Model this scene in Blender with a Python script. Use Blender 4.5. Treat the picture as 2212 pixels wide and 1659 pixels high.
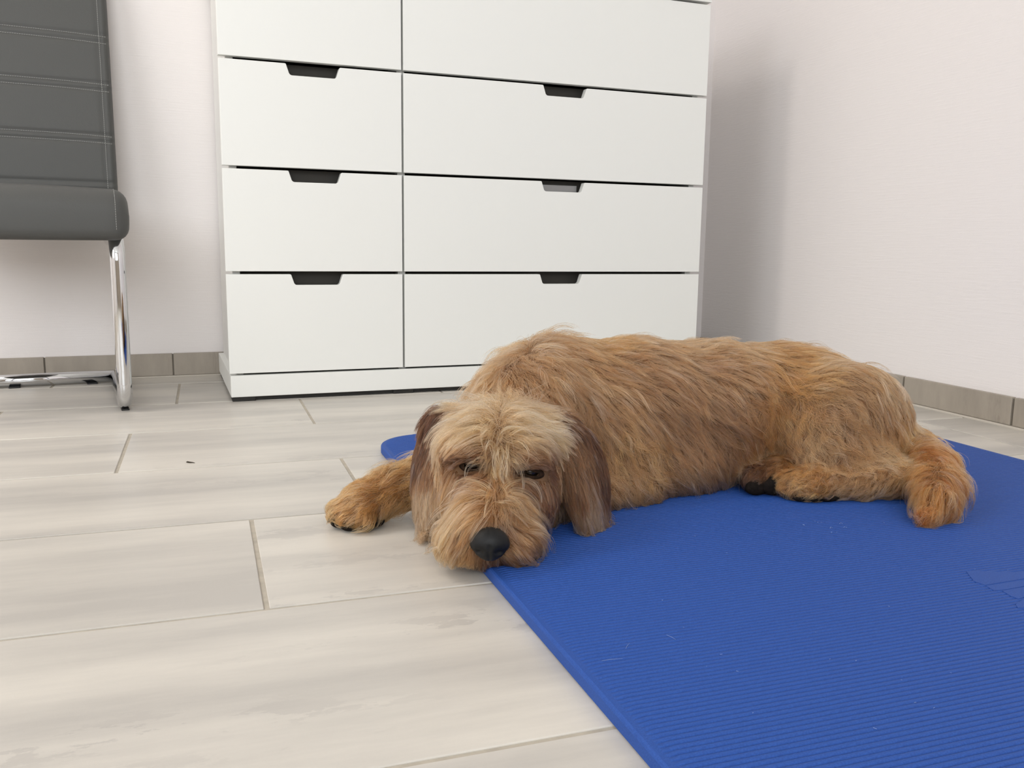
import bpy, bmesh, math, random
import numpy as np
from mathutils import Vector, Matrix

for _o in list(bpy.data.objects):
    bpy.data.objects.remove(_o, do_unlink=True)
scene = bpy.context.scene
COL = scene.collection

# ------------------------------------------------------------------ camera
def make_camera():
    yaw, pitch, roll = math.radians(21.514), math.radians(8.954), math.radians(0.748)
    f = Vector((math.sin(yaw)*math.cos(pitch), math.cos(yaw)*math.cos(pitch), -math.sin(pitch)))
    r = Vector((math.cos(yaw), -math.sin(yaw), 0)); u = r.cross(f)
    r2 = r*math.cos(roll) + u*math.sin(roll); u2 = -r*math.sin(roll) + u*math.cos(roll)
    cam = bpy.data.cameras.new('camera'); ob = bpy.data.objects.new('camera', cam); COL.objects.link(ob)
    ob.matrix_world = Matrix(((r2.x, u2.x, -f.x, -0.1308), (r2.y, u2.y, -f.y, -2.032),
                              (r2.z, u2.z, -f.z, 0.3548), (0, 0, 0, 1)))
    cam.sensor_width = 36.0; cam.sensor_fit = 'HORIZONTAL'
    cam.lens = 1918.25/2212*36.0
    cam.clip_start = 0.02
    scene.camera = ob
make_camera()

# ------------------------------------------------------------------ light and exposure
scene.view_settings.view_transform = 'Standard'
scene.view_settings.look = 'None'
scene.view_settings.gamma = 1.0
scene.view_settings.use_curve_mapping = False
scene.view_settings.exposure = 0.0
world = bpy.data.worlds.new('world'); scene.world = world; world.use_nodes = True
world.node_tree.nodes['Background'].inputs[0].default_value = (0.80, 0.90, 1.0, 1)
world.node_tree.nodes['Background'].inputs[1].default_value = 1.0

def area(name, loc, aim, sx, sy, power, color):
    l = bpy.data.lights.new(name, 'AREA'); l.shape = 'RECTANGLE'; l.size = sx; l.size_y = sy
    l.energy = power; l.color = color
    o = bpy.data.objects.new(name, l); COL.objects.link(o)
    o.location = loc; o.rotation_euler = (Vector(aim)-Vector(loc)).to_track_quat('-Z', 'Y').to_euler()
    return o
# ceiling lamp of the room (left of the frame) and daylight coming in through the window behind the camera
area('ceiling_lamp_light', (-2.0, -0.45, 2.40), (-2.0, -0.45, 0), 1.8, 0.45, 37, (1.0, 0.965, 0.93))
area('window_light', (-1.1, -4.55, 1.55), (0.0, 0.0, 0.6), 2.8, 1.5, 74, (0.93, 0.97, 1.0))
area('side_window_light', (-3.05, -2.1, 1.5), (0.2, -0.4, 0.5), 1.3, 1.3, 22, (0.90, 0.95, 1.0))

# ------------------------------------------------------------------ helpers
def mat_new(name):
    m = bpy.data.materials.new(name); m.use_nodes = True
    nt = m.node_tree; b = nt.nodes['Principled BSDF']
    return m, nt, b
def srgb(r, g, b):
    f = lambda c: (c/255/12.92) if c/255 <= 0.04045 else ((c/255+0.055)/1.055)**2.4
    return (f(r), f(g), f(b), 1)
def simple(name, rgb, rough=0.5, metal=0.0, spec=0.5):
    m, nt, b = mat_new(name)
    b.inputs['Base Color'].default_value = srgb(*rgb)
    b.inputs['Roughness'].default_value = rough; b.inputs['Metallic'].default_value = metal
    b.inputs['Specular IOR Level'].default_value = spec
    return m
def link(name, me, mat=None, parent=None, smooth=False):
    o = bpy.data.objects.new(name, me); COL.objects.link(o)
    if mat is not None and len(me.materials) == 0: me.materials.append(mat)
    if parent is not None: o.parent = parent
    if smooth:
        for p in me.polygons: p.use_smooth = True
    return o
def from_bm(name, bm, mat, parent=None, smooth=False):
    me = bpy.data.meshes.new(name); bm.to_mesh(me); bm.free()
    return link(name, me, mat, parent, smooth)
def box_bm(bm, lo, hi, bevel=0.0, seg=2):
    x0, y0, z0 = lo; x1, y1, z1 = hi
    r = bmesh.ops.create_cube(bm, size=1.0)
    vs = r['verts']
    for v in vs:
        v.co = Vector(((x0+x1)/2+v.co.x*(x1-x0), (y0+y1)/2+v.co.y*(y1-y0), (z0+z1)/2+v.co.z*(z1-z0)))
    if bevel > 0:
        es = list({e for v in vs for e in v.link_edges})
        bmesh.ops.bevel(bm, geom=es, offset=bevel, segments=seg, profile=0.7, affect='EDGES')
def box(name, lo, hi, mat, parent=None, bevel=0.0, seg=2):
    bm = bmesh.new(); box_bm(bm, lo, hi, bevel, seg)
    return from_bm(name, bm, mat, parent)
def tube_bm(bm, pts, r, n=16, cap=True, closed=False):
    pts = [Vector(p) for p in pts]; rings = []
    rr = r if isinstance(r, (list, tuple)) else [r]*len(pts)
    ref = None
    for i, p in enumerate(pts):
        a = pts[max(i-1, 0)]; b = pts[min(i+1, len(pts)-1)]
        t = (b-a).normalized()
        if ref is None:
            ref = t.orthogonal().normalized()
        ref = (ref - t*ref.dot(t)).normalized(); bi = t.cross(ref)
        rings.append([bm.verts.new(p + (ref*math.cos(2*math.pi*k/n)+bi*math.sin(2*math.pi*k/n))*rr[i]) for k in range(n)])
    for i in range(len(rings)-1):
        for k in range(n):
            bm.faces.new((rings[i][k], rings[i][(k+1) % n], rings[i+1][(k+1) % n], rings[i+1][k]))
    if cap:
        bm.faces.new(list(reversed(rings[0]))); bm.faces.new(rings[-1])
def round_path(pts, rad, n=8):
    pts = [Vector(p) for p in pts]; out = [pts[0]]
    for i in range(1, len(pts)-1):
        p = pts[i]; a = (pts[i-1]-p).normalized(); b = (pts[i+1]-p).normalized()
        s = p+a*rad; e = p+b*rad
        for k in range(n+1):
            t = k/n; out.append(s*(1-t)**2 + p*2*t*(1-t) + e*t*t)
    out.append(pts[-1]); return out
def empty(name, loc=(0, 0, 0), rz=0.0):
    o = bpy.data.objects.new(name, None); COL.objects.link(o); o.location = loc; o.rotation_euler = (0, 0, rz)
    o.empty_display_size = 0.05
    return o
def tag(o, label=None, cat=None, kind=None, group=None):
    if label: o['label'] = label
    if cat: o['category'] = cat
    if kind: o['kind'] = kind
    if group: o['group'] = group
    return o
def N(nt, typ, **kw):
    n = nt.nodes.new(typ)
    for k, v in kw.items(): setattr(n, k, v)
    return n
def ramp(nt, stops):
    n = nt.nodes.new('ShaderNodeValToRGB'); e = n.color_ramp.elements
    while len(e) < len(stops): e.new(0.5)
    for el, (p, c) in zip(e, stops):
        el.position = p; el.color = c
    return n

# ------------------------------------------------------------------ room materials
def wall_mat():
    m, nt, b = mat_new('ribbed_white_wallpaper'); L = nt.links.new
    b.inputs['Base Color'].default_value = srgb(236, 230, 227); b.inputs['Roughness'].default_value = 0.75
    b.inputs['Specular IOR Level'].default_value = 0.25
    tc = N(nt, 'ShaderNodeTexCoord'); mp = N(nt, 'ShaderNodeMapping'); mp.inputs['Scale'].default_value = (18, 18, 300)
    nz = N(nt, 'ShaderNodeTexNoise'); nz.inputs['Scale'].default_value = 1.0; nz.inputs['Detail'].default_value = 3
    L(tc.outputs['Object'], mp.inputs['Vector']); L(mp.outputs['Vector'], nz.inputs['Vector'])
    n2 = N(nt, 'ShaderNodeTexNoise'); n2.inputs['Scale'].default_value = 420; L(tc.outputs['Object'], n2.inputs['Vector'])
    ad = N(nt, 'ShaderNodeMath', operation='MULTIPLY_ADD'); ad.inputs[1].default_value = 0.35
    L(n2.outputs['Fac'], ad.inputs[0]); L(nz.outputs['Fac'], ad.inputs[2])
    bp_ = N(nt, 'ShaderNodeBump'); bp_.inputs['Strength'].default_value = 0.5; bp_.inputs['Distance'].default_value = 0.0009
    L(ad.outputs[0], bp_.inputs['Height']); L(bp_.outputs['Normal'], b.inputs['Normal'])
    return m
def tile_mat(name, base, dark, sx=2.2, sy=16.0, rough=0.36):
    m, nt, b = mat_new(name); L = nt.links.new
    tc = N(nt, 'ShaderNodeTexCoord'); oi = N(nt, 'ShaderNodeObjectInfo')
    off = N(nt, 'ShaderNodeVectorMath', operation='MULTIPLY_ADD')
    cr = N(nt, 'ShaderNodeCombineXYZ'); L(oi.outputs['Random'], cr.inputs[0]); L(oi.outputs['Random'], cr.inputs[1]); L(oi.outputs['Random'], cr.inputs[2])
    off.inputs[1].default_value = (37, 53, 71); L(cr.outputs[0], off.inputs[0]); L(tc.outputs['Object'], off.inputs[2])
    mp = N(nt, 'ShaderNodeMapping'); mp.inputs['Scale'].default_value = (sx, sy, 4); L(off.outputs[0], mp.inputs['Vector'])
    n1 = N(nt, 'ShaderNodeTexNoise'); n1.inputs['Scale'].default_value = 1.0; n1.inputs['Detail'].default_value = 8; n1.inputs['Roughness'].default_value = 0.6
    L(mp.outputs[0], n1.inputs['Vector'])
    r1 = ramp(nt, [(0.34, (*srgb(*dark)[:3], 1)), (0.64, (*srgb(*base)[:3], 1))]); L(n1.outputs['Fac'], r1.inputs[0])
    # worn chipped-looking print along the streaks
    mp2 = N(nt, 'ShaderNodeMapping'); mp2.inputs['Scale'].default_value = (sx*6, sy*2.2, 9); L(off.outputs[0], mp2.inputs['Vector'])
    n2 = N(nt, 'ShaderNodeTexNoise'); n2.inputs['Scale'].default_value = 1.3; n2.inputs['Detail'].default_value = 7; n2.inputs['Roughness'].default_value = 0.7
    L(mp2.outputs[0], n2.inputs['Vector'])
    r2 = ramp(nt, [(0.53, (0, 0, 0, 1)), (0.56, (1, 1, 1, 1))]); L(n2.outputs['Fac'], r2.inputs[0])
    mp3 = N(nt, 'ShaderNodeMapping'); mp3.inputs['Scale'].default_value = (sx*.6, sy*.9, 3); L(off.outputs[0], mp3.inputs['Vector'])
    n3 = N(nt, 'ShaderNodeTexNoise'); n3.inputs['Scale'].default_value = 1.0; n3.inputs['Detail'].default_value = 2; L(mp3.outputs[0], n3.inputs['Vector'])
    r3 = ramp(nt, [(0.55, (0, 0, 0, 1)), (0.66, (1, 1, 1, 1))]); L(n3.outputs['Fac'], r3.inputs[0])
    mu = N(nt, 'ShaderNodeMath', operation='MULTIPLY'); L(r2.outputs[0], mu.inputs[0]); L(r3.outputs[0], mu.inputs[1])
    mu2 = N(nt, 'ShaderNodeMath', operation='MULTIPLY'); L(mu.outputs[0], mu2.inputs[0]); mu2.inputs[1].default_value = 0.5
    mx = N(nt, 'ShaderNodeMix', data_type='RGBA'); L(mu2.outputs[0], mx.inputs[0]); L(r1.outputs[0], mx.inputs[6])
    mx.inputs[7].default_value = (*srgb(dark[0]-16, dark[1]-16, dark[2]-14)[:3], 1)
    L(mx.outputs[2], b.inputs['Base Color'])
    b.inputs['Roughness'].default_value = rough; b.inputs['Specular IOR Level'].default_value = 0.45
    n4 = N(nt, 'ShaderNodeTexNoise'); n4.inputs['Scale'].default_value = 300; L(tc.outputs['Object'], n4.inputs['Vector'])
    bu = N(nt, 'ShaderNodeBump'); bu.inputs['Strength'].default_value = 0.12; bu.inputs['Distance'].default_value = 0.0006
    L(n4.outputs['Fac'], bu.inputs['Height']); L(bu.outputs[0], b.inputs['Normal'])
    return m
M_wall = wall_mat()
M_ceil = simple('white_ceiling_paint', (238, 236, 232), 0.9, 0, 0.2)
M_tile = tile_mat('light_grey_streaked_tile', (207, 201, 191), (179, 174, 167), 1.5, 11.0, 0.38)
M_skirt = tile_mat('grey_skirting_tile', (168, 158, 145), (150, 141, 129), 14.0, 14.0, 0.45)
def noisy(name, a, b_, scale, rough):
    m, nt, b = mat_new(name)
    tc = N(nt, 'ShaderNodeTexCoord'); nz = N(nt, 'ShaderNodeTexNoise'); nz.inputs['Scale'].default_value = scale
    nt.links.new(tc.outputs['Object'], nz.inputs['Vector'])
    r = ramp(nt, [(0.3, srgb(*a)), (0.7, srgb(*b_))]); nt.links.new(nz.outputs['Fac'], r.inputs[0])
    nt.links.new(r.outputs[0], b.inputs['Base Color']); b.inputs['Roughness'].default_value = rough
    return m
M_grout = noisy('beige_grey_grout', (166, 158, 145), (184, 175, 160), 60, 0.9)
M_caulk = simple('pale_sealant', (196, 188, 176), 0.8)
M_skirtgrout = simple('dark_skirting_grout', (128, 121, 110), 0.9)

# ------------------------------------------------------------------ room shell (metres; the chest's front lies in y = 0)
XL, YF, YB, ZC = -3.2, -4.7, 0.45, 2.5
def wall_x(y): return 1.475 + 0.036*(y+0.6)
fl = box('floor', (XL, YF, -0.06), (1.6, YB, -0.0016), M_grout); tag(fl, kind='structure')
# tiles 60 x 30 cm, laid turned by 2.4 degrees to the chest
TH = math.radians(-2.4); JW, TP = 0.0052, 0.2985
rows = {}
bm = bmesh.new(); box_bm(bm, (0, 0, -0.010), (0.6-JW, TP-JW, 0.0), 0.0009, 1)
tile_me = bpy.data.meshes.new('tile'); bm.to_mesh(tile_me); bm.free(); tile_me.materials.append(M_tile)
starts = {0: -0.327, 1: 0.003, 2: 0.161, 3: -0.182, 4: 0.153, 5: -0.11, 6: 0.2, -1: 0.02}
rng = random.Random(5)
for k in range(-6, 7):
    v = -1.478 + TP*k
    s0 = starts.get(k, rng.uniform(-0.3, 0.3))
    for j in range(-3, 5):
        u = s0 + 0.6*j
        x = u*math.cos(TH) - v*math.sin(TH); y = u*math.sin(TH) + v*math.cos(TH)
        cx = (u+.3)*math.cos(TH) - (v+.15)*math.sin(TH); cy = (u+.3)*math.sin(TH) + (v+.15)*math.cos(TH)
        if cx < -1.6 or cx > wall_x(cy)+0.28 or cy > YB+0.14 or cy < -3.2: continue
        corners = [(uu*math.cos(TH)-vv*math.sin(TH), uu*math.sin(TH)+vv*math.cos(TH))
                   for uu, vv in ((u, v), (u+.6-JW, v), (u+.6-JW, v+TP-JW), (u, v+TP-JW))]
        if all(p[0] < wall_x(p[1])-0.001 and p[1] < YB-0.001 for p in corners):
            o = link('tile', tile_me, None, fl)
            o.location = (x, y, 0); o.rotation_euler = (0, 0, TH)
        else:                                    # cut tile along the walls
            bm = bmesh.new(); box_bm(bm, (0, 0, -0.010), (0.6-JW, TP-JW, 0.0), 0.0009, 1)
            R = Matrix.Translation((x, y, 0)) @ Matrix.Rotation(TH, 4, 'Z'); RI = R.inverted()
            for pco, pno in (((0, YB-0.003, 0), (0, 1, 0)), ((wall_x(-0.6)-0.004, -0.6, 0), (1, -0.036, 0))):
                lp = RI @ Vector(pco); ln = RI.to_3x3() @ Vector(pno)
                g = bm.verts[:]+bm.edges[:]+bm.faces[:]
                bmesh.ops.bisect_plane(bm, geom=g, plane_co=lp, plane_no=ln, clear_outer=True)
                be = [e for e in bm.edges if e.is_boundary]
                if be: bmesh.ops.edgeloop_fill(bm, edges=be)
            if len(bm.verts) < 4: bm.free(); continue
            o = from_bm('tile', bm, M_tile, fl); o.matrix_world = R
def slab(name, pts, z0, z1, mat, kind='structure'):
    bm = bmesh.new()
    lo = [bm.verts.new((x, y, z0)) for x, y in pts]; hi = [bm.verts.new((x, y, z1)) for x, y in pts]
    bm.faces.new(list(reversed(lo))); bm.faces.new(hi)
    for i in range(len(pts)):
        j = (i+1) % len(pts); bm.faces.new((lo[i], lo[j], hi[j], hi[i]))
    bmesh.ops.recalc_face_normals(bm, faces=bm.faces[:])
    o = from_bm(name, bm, mat)
    if kind: tag(o, kind=kind)
    return o
M_far = simple('sand_wall_paint', (176, 164, 150), 0.85, 0, 0.2)
slab('wall_back', [(XL, YB), (1.7, YB), (1.7, YB+.12), (XL, YB+.12)], -0.06, ZC, M_wall)
slab('wall_right', [(wall_x(YF), YF), (wall_x(YF)+.15, YF), (wall_x(YB)+.15, YB), (wall_x(YB), YB)], -0.06, ZC, M_wall)
M_far = simple('sand_wall_paint', (176, 164, 150), 0.85, 0, 0.2)
bm = bmesh.new()
for lo, hi in (((XL-.12, YF, -.06), (XL, -2.8, ZC)), ((XL-.12, -1.4, -.06), (XL, YB, ZC)),
               ((XL-.12, -2.8, -.06), (XL, -1.4, .8)), ((XL-.12, -2.8, 2.2), (XL, -1.4, ZC))):
    box_bm(bm, lo, hi)
tag(from_bm('wall_left', bm, M_wall), kind='structure')
bm = bmesh.new()
WX0, WX1, WZ0, WZ1 = -2.6, 0.4, 0.75, 2.3
for lo, hi in (((XL, YF-.12, -.06), (WX0, YF, ZC)), ((WX1, YF-.12, -.06), (1.45, YF, ZC)),
               ((WX0, YF-.12, -.06), (WX1, YF, WZ0)), ((WX0, YF-.12, WZ1), (WX1, YF, ZC))):
    box_bm(bm, lo, hi)
tag(from_bm('wall_front', bm, M_far), kind='structure')
slab('ceiling', [(XL-.12, YF-.12), (1.7, YF-.12), (1.7, YB+.12), (XL-.12, YB+.12)], ZC, ZC+.1, M_ceil)
# the window behind the camera: frame and mullion
M_frame = simple('white_window_frame', (235, 235, 233), 0.4)
bm = bmesh.new()
for lo, hi in (((WX0, YF-.09, WZ0), (WX0+.06, YF-.03, WZ1)), ((WX1-.06, YF-.09, WZ0), (WX1, YF-.03, WZ1)),
               ((WX0, YF-.09, WZ0), (WX1, YF-.03, WZ0+.06)), ((WX0, YF-.09, WZ1-.06), (WX1, YF-.03, WZ1)),
               ((-1.14, YF-.09, WZ0), (-1.06, YF-.03, WZ1))):
    box_bm(bm, lo, hi)
tag(from_bm('window_1', bm, M_frame), kind='structure')

bm = bmesh.new()
for lo, hi in (((XL-.09, -2.8, .8), (XL-.03, -2.74, 2.2)), ((XL-.09, -1.46, .8), (XL-.03, -1.4, 2.2)),
               ((XL-.09, -2.8, .8), (XL-.03, -1.4, .86)), ((XL-.09, -2.8, 2.14), (XL-.03, -1.4, 2.2))):
    box_bm(bm, lo, hi)
tag(from_bm('window_2', bm, M_frame), kind='structure')

# skirting tiles: 30 cm long, 6 cm high
bbk = box('baseboard_back', (XL, YB-.006, 0.0), (1.51, YB+.001, 0.0585), M_skirtgrout); tag(bbk, kind='structure')
for i in range(-5, 6):
    x0 = -0.112 + 0.3*i
    if x0 > 1.3 or x0 < -1.6: continue
    box('skirting_tile', (x0+.0018, YB-.0105, 0.0030), (min(x0+.2982, 1.508), YB-.0005, 0.0605), M_skirt, bbk, 0.0007, 1)
ang = math.atan(0.036)
bbr = box('baseboard_right', (-.006, -4.2, 0.0), (.001, 1.04, 0.0585), M_skirtgrout); tag(bbr, kind='structure')
bbr.location = (1.475, -0.6, 0); bbr.rotation_euler = (0, 0, -ang)
for i in range(-5, 5):
    y0 = -0.16 + 0.298*i
    if y0 < -2.0: continue
    box('skirting_tile', (-.0115, y0+.003, 0.0045), (-.0005, min(y0+.295, 1.036), 0.062), M_skirt, bbr, 0.0008, 1)
c1 = box('sealant_joint', (-.0165, -4.2, -.001), (-.002, 1.03, 0.0040), M_caulk, bbr, 0.0012, 1)
c2 = box('sealant_joint', (XL, YB-.0145, -.001), (1.5, YB-.002, 0.0026), M_caulk, bbk, 0.001, 1)

# ------------------------------------------------------------------ chest of drawers
M_white = simple('white_lacquer', (236, 236, 231), 0.42, 0, 0.4)
M_carc = simple('white_foil_carcass', (222, 221, 217), 0.5, 0, 0.35)
M_dark = simple('recess_shadow_grey', (62, 59, 54), 0.6, 0, 0.3)  # interior shadow behind the grips, painted onto the otherwise pale drawer boxes
M_darker = simple('black_feet_and_gap_shadow', (38, 36, 33), 0.7)  # colour of the feet, also used as painted shadow below the plinth
M_metal = simple('brushed_grey_slide', (150, 150, 150), 0.4, 0.6)
ch = empty('chest_of_drawers', (0, 0, 0))
tag(ch, 'white chest of drawers with cut-out grips standing against the back wall', 'chest of drawers')
DX = [(0.0, 0.3925), (0.3975, 1.2)]
CY0, CY1 = 0.020, 0.437
for x0, x1 in ((0.015, 0.031), (0.3865, 0.4045), (1.169, 1.185)):
    box('side_panel' if x0 != 0.3865 else 'partition_panel', (x0, CY0, 0.058), (x1, CY1, 0.966), M_carc, ch, 0.0006, 1)
box('back_panel', (0.031, CY1-.006, 0.06), (1.169, CY1, 0.966), M_carc, ch)
box('top_panel', (0.0, -0.004, 0.966), (1.2, CY1, 0.990), M_white, ch, 0.0012, 2)
bm = bmesh.new()
box_bm(bm, (0.002, 0.0, 0.0105), (1.198, 0.018, 0.0588), 0.0008, 1)
box_bm(bm, (0.002, 0.018, 0.0105), (0.018, CY1, 0.0588), 0.0006, 1)
box_bm(bm, (1.182, 0.018, 0.0105), (1.198, CY1, 0.0588), 0.0006, 1)
from_bm('plinth', bm, M_white, ch)
for fx in (0.0045, 0.37, 0.79, 1.13):
    box('foot', (fx, 0.006, 0.0), (fx+.05, 0.05, 0.0115), M_darker, ch, 0.001, 1)
box('foot', (0.0045, 0.36, 0.0), (0.05, 0.42, 0.0115), M_darker, ch, 0.001, 1)
box('foot', (1.13, 0.36, 0.0), (1.18, 0.42, 0.0115), M_darker, ch, 0.001, 1)
box('gap_shadow_board', (0.02, 0.012, 0.0012), (1.18, 0.020, 0.0125), M_darker, ch)  # dark strip added as the shadow in the gap under the plinth

def drawer_front_bm(x0, x1, z0, z1, y0, y1, grip):
    """front board with a rounded trapezoid cut-out in its top edge"""
    gx = (x0+x1)/2 + grip
    prof = [(x0, z0), (x1, z0), (x1, z1)]
    def arc(cx, cz, r, a0, a1, n=5):
        return [(cx+r*math.cos(math.radians(a0+(a1-a0)*k/n)), cz+r*math.sin(math.radians(a0+(a1-a0)*k/n))) for k in range(n+1)]
    zt, zb = z1, z1-0.0240; r = 0.0078; ro = 0.003
    prof += arc(gx+.0570+ro, zt-ro, ro, 90, 170, 4)
    prof += arc(gx+.0510-r+.0012, zb+r, r, -8, -90, 5)
    prof += arc(gx-.0510+r-.0012, zb+r, r, -90, -172, 5)
    prof += arc(gx-.0570-ro, zt-ro, ro, 10, 90, 4)
    prof += [(x0, z1)]
    bm = bmesh.new()
    f = [bm.verts.new((x, y0, z)) for x, z in prof]; b = [bm.verts.new((x, y1, z)) for x, z in prof]
    ff = bm.faces.new(f); bb = bm.faces.new(list(reversed(b)))
    n = len(prof)
    for i in range(n):
        bm.faces.new((f[(i+1) % n], f[i], b[i], b[(i+1) % n]))
    bmesh.ops.recalc_face_normals(bm, faces=bm.faces[:])
    es = [e for e in ff.edges]
    bmesh.ops.bevel(bm, geom=es, offset=0.0009, segments=2, profile=0.6, affect='EDGES')
    return bm
for c, (x0, x1) in enumerate(DX):
    for k in range(4):
        z0 = 0.0635+0.225*k; z1 = z0+0.2186
        if k == 3: z1 = 0.9605
        d = from_bm('drawer', drawer_front_bm(x0, x1, z0, z1, 0.0, 0.018, 0.0), M_white, ch)
        ix0 = x0 + (0.034 if c == 0 else 0.0105); ix1 = x1 - (0.0095 if c == 0 else 0.034)
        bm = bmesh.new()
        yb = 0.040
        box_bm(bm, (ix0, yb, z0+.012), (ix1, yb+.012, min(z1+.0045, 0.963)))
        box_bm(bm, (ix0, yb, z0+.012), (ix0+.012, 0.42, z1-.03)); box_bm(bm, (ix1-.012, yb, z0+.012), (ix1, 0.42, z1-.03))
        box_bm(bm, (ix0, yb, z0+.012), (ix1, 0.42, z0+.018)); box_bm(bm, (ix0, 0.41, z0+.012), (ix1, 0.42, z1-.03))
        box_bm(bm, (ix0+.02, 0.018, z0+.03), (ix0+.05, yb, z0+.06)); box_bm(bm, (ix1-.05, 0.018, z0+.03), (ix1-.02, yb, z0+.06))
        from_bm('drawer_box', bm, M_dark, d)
        if c == 1 and k == 1:
            gx = (x0+x1)/2
            box('metal_rail', (gx-.05, 0.028, z1-.0235), (gx+.05, 0.036, z1-.006), M_metal, d, 0.0008, 1)

# ------------------------------------------------------------------ cantilever chair
def leather():
    m, nt, b = mat_new('grey_imitation_leather'); L = nt.links.new
    b.inputs['Base Color'].default_value = srgb(78, 78, 76); b.inputs['Roughness'].default_value = 0.52; b.inputs['Specular IOR Level'].default_value = 0.4
    tc = N(nt, 'ShaderNodeTexCoord'); v = N(nt, 'ShaderNodeTexVoronoi'); v.inputs['Scale'].default_value = 520
    L(tc.outputs['Object'], v.inputs['Vector'])
    bu = N(nt, 'ShaderNodeBump'); bu.inputs['Strength'].default_value = 0.25; bu.inputs['Distance'].default_value = 0.0005
    L(v.outputs['Distance'], bu.inputs['Height']); L(bu.outputs[0], b.inputs['Normal'])
    return m
M_leather = leather()
M_chrome = simple('chrome', (215, 216, 218), 0.06, 1.0)
M_thread = simple('pale_grey_thread', (176, 176, 172), 0.8)
M_glide = simple('black_plastic_glide', (30, 30, 30), 0.5)
CA = math.radians(4.7)
chair = empty('cantilever_chair', (-0.403, -0.087, 0), CA)   # local x to the right, y to the back
tag(chair, 'grey stitched leatherette cantilever chair with chrome tube legs, cut off at left edge', 'chair')
HW = 0.2195
# seat: rounded cushion, extruded profile in local y-z with rounded ends
def cushion(name, hw, prof, parent, dome=0.006, nx=25, endr=0.028):
    """prof(t) gives a closed list of (y, z); the section shrinks towards the rounded ends"""
    cy = sum(p[0] for p in prof)/len(prof); cz = sum(p[1] for p in prof)/len(prof)
    bm = bmesh.new(); rings = []
    xs = []
    for i in range(nx):
        xs.append(-hw+endr + (2*(hw-endr))*i/(nx-1))
    ends = [k/6 for k in range(7)]
    seq = [(-hw+endr-endr*math.sin(t*math.pi/2), 1, t) for t in reversed(ends[1:])] + [(x, 0, 0) for x in xs] + \
          [(hw-endr+endr*math.sin(t*math.pi/2), 1, t) for t in ends[1:]]
    for x, isend, t in seq:
        shr = endr*(1-math.cos(t*math.pi/2))
        ring = []
        for (y, z) in prof:
            d = Vector((y-cy, z-cz)); l = d.length
            ny, nz = y, z
            if l > 1e-6:
                # move inwards by shr along each axis, limited
                ny = y - math.copysign(min(shr, abs(y-cy)*.9), y-cy); nz = z - math.copysign(min(shr, abs(z-cz)*.9), z-cz)
            nz += dome*(1-(x/hw)**2)*(1 if z > cz else -0.2)
            ring.append(bm.verts.new((x, ny, nz)))
        rings.append(ring)
    n = len(prof)
    for i in range(len(rings)-1):
        for k in range(n):
            bm.faces.new((rings[i][k], rings[i][(k+1) % n], rings[i+1][(k+1) % n], rings[i+1][k]))
    bm.faces.new(rings[0]); bm.faces.new(rings[-1])
    bmesh.ops.recalc_face_normals(bm, faces=bm.faces[:])
    return from_bm(name, bm, M_leather, parent, True)
def rrect(y0, y1, z0, z1, rs, n=7):
    (r00, r10, r11, r01) = rs; out = []
    for cx, cz, r, a in ((y0+r00, z0+r00, r00, 180), (y1-r10, z0+r10, r10, 270), (y1-r11, z1-r11, r11, 0), (y0+r01, z1-r01, r01, 90)):
        for k in range(n+1):
            t = math.radians(a+90*k/n); out.append((cx+r*math.cos(t), cz+r*math.sin(t)))
    return out
cushion('seat', HW, rrect(-0.012, 0.44, 0.352, 0.452, (0.022, 0.02, 0.02, 0.045)), chair)
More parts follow.
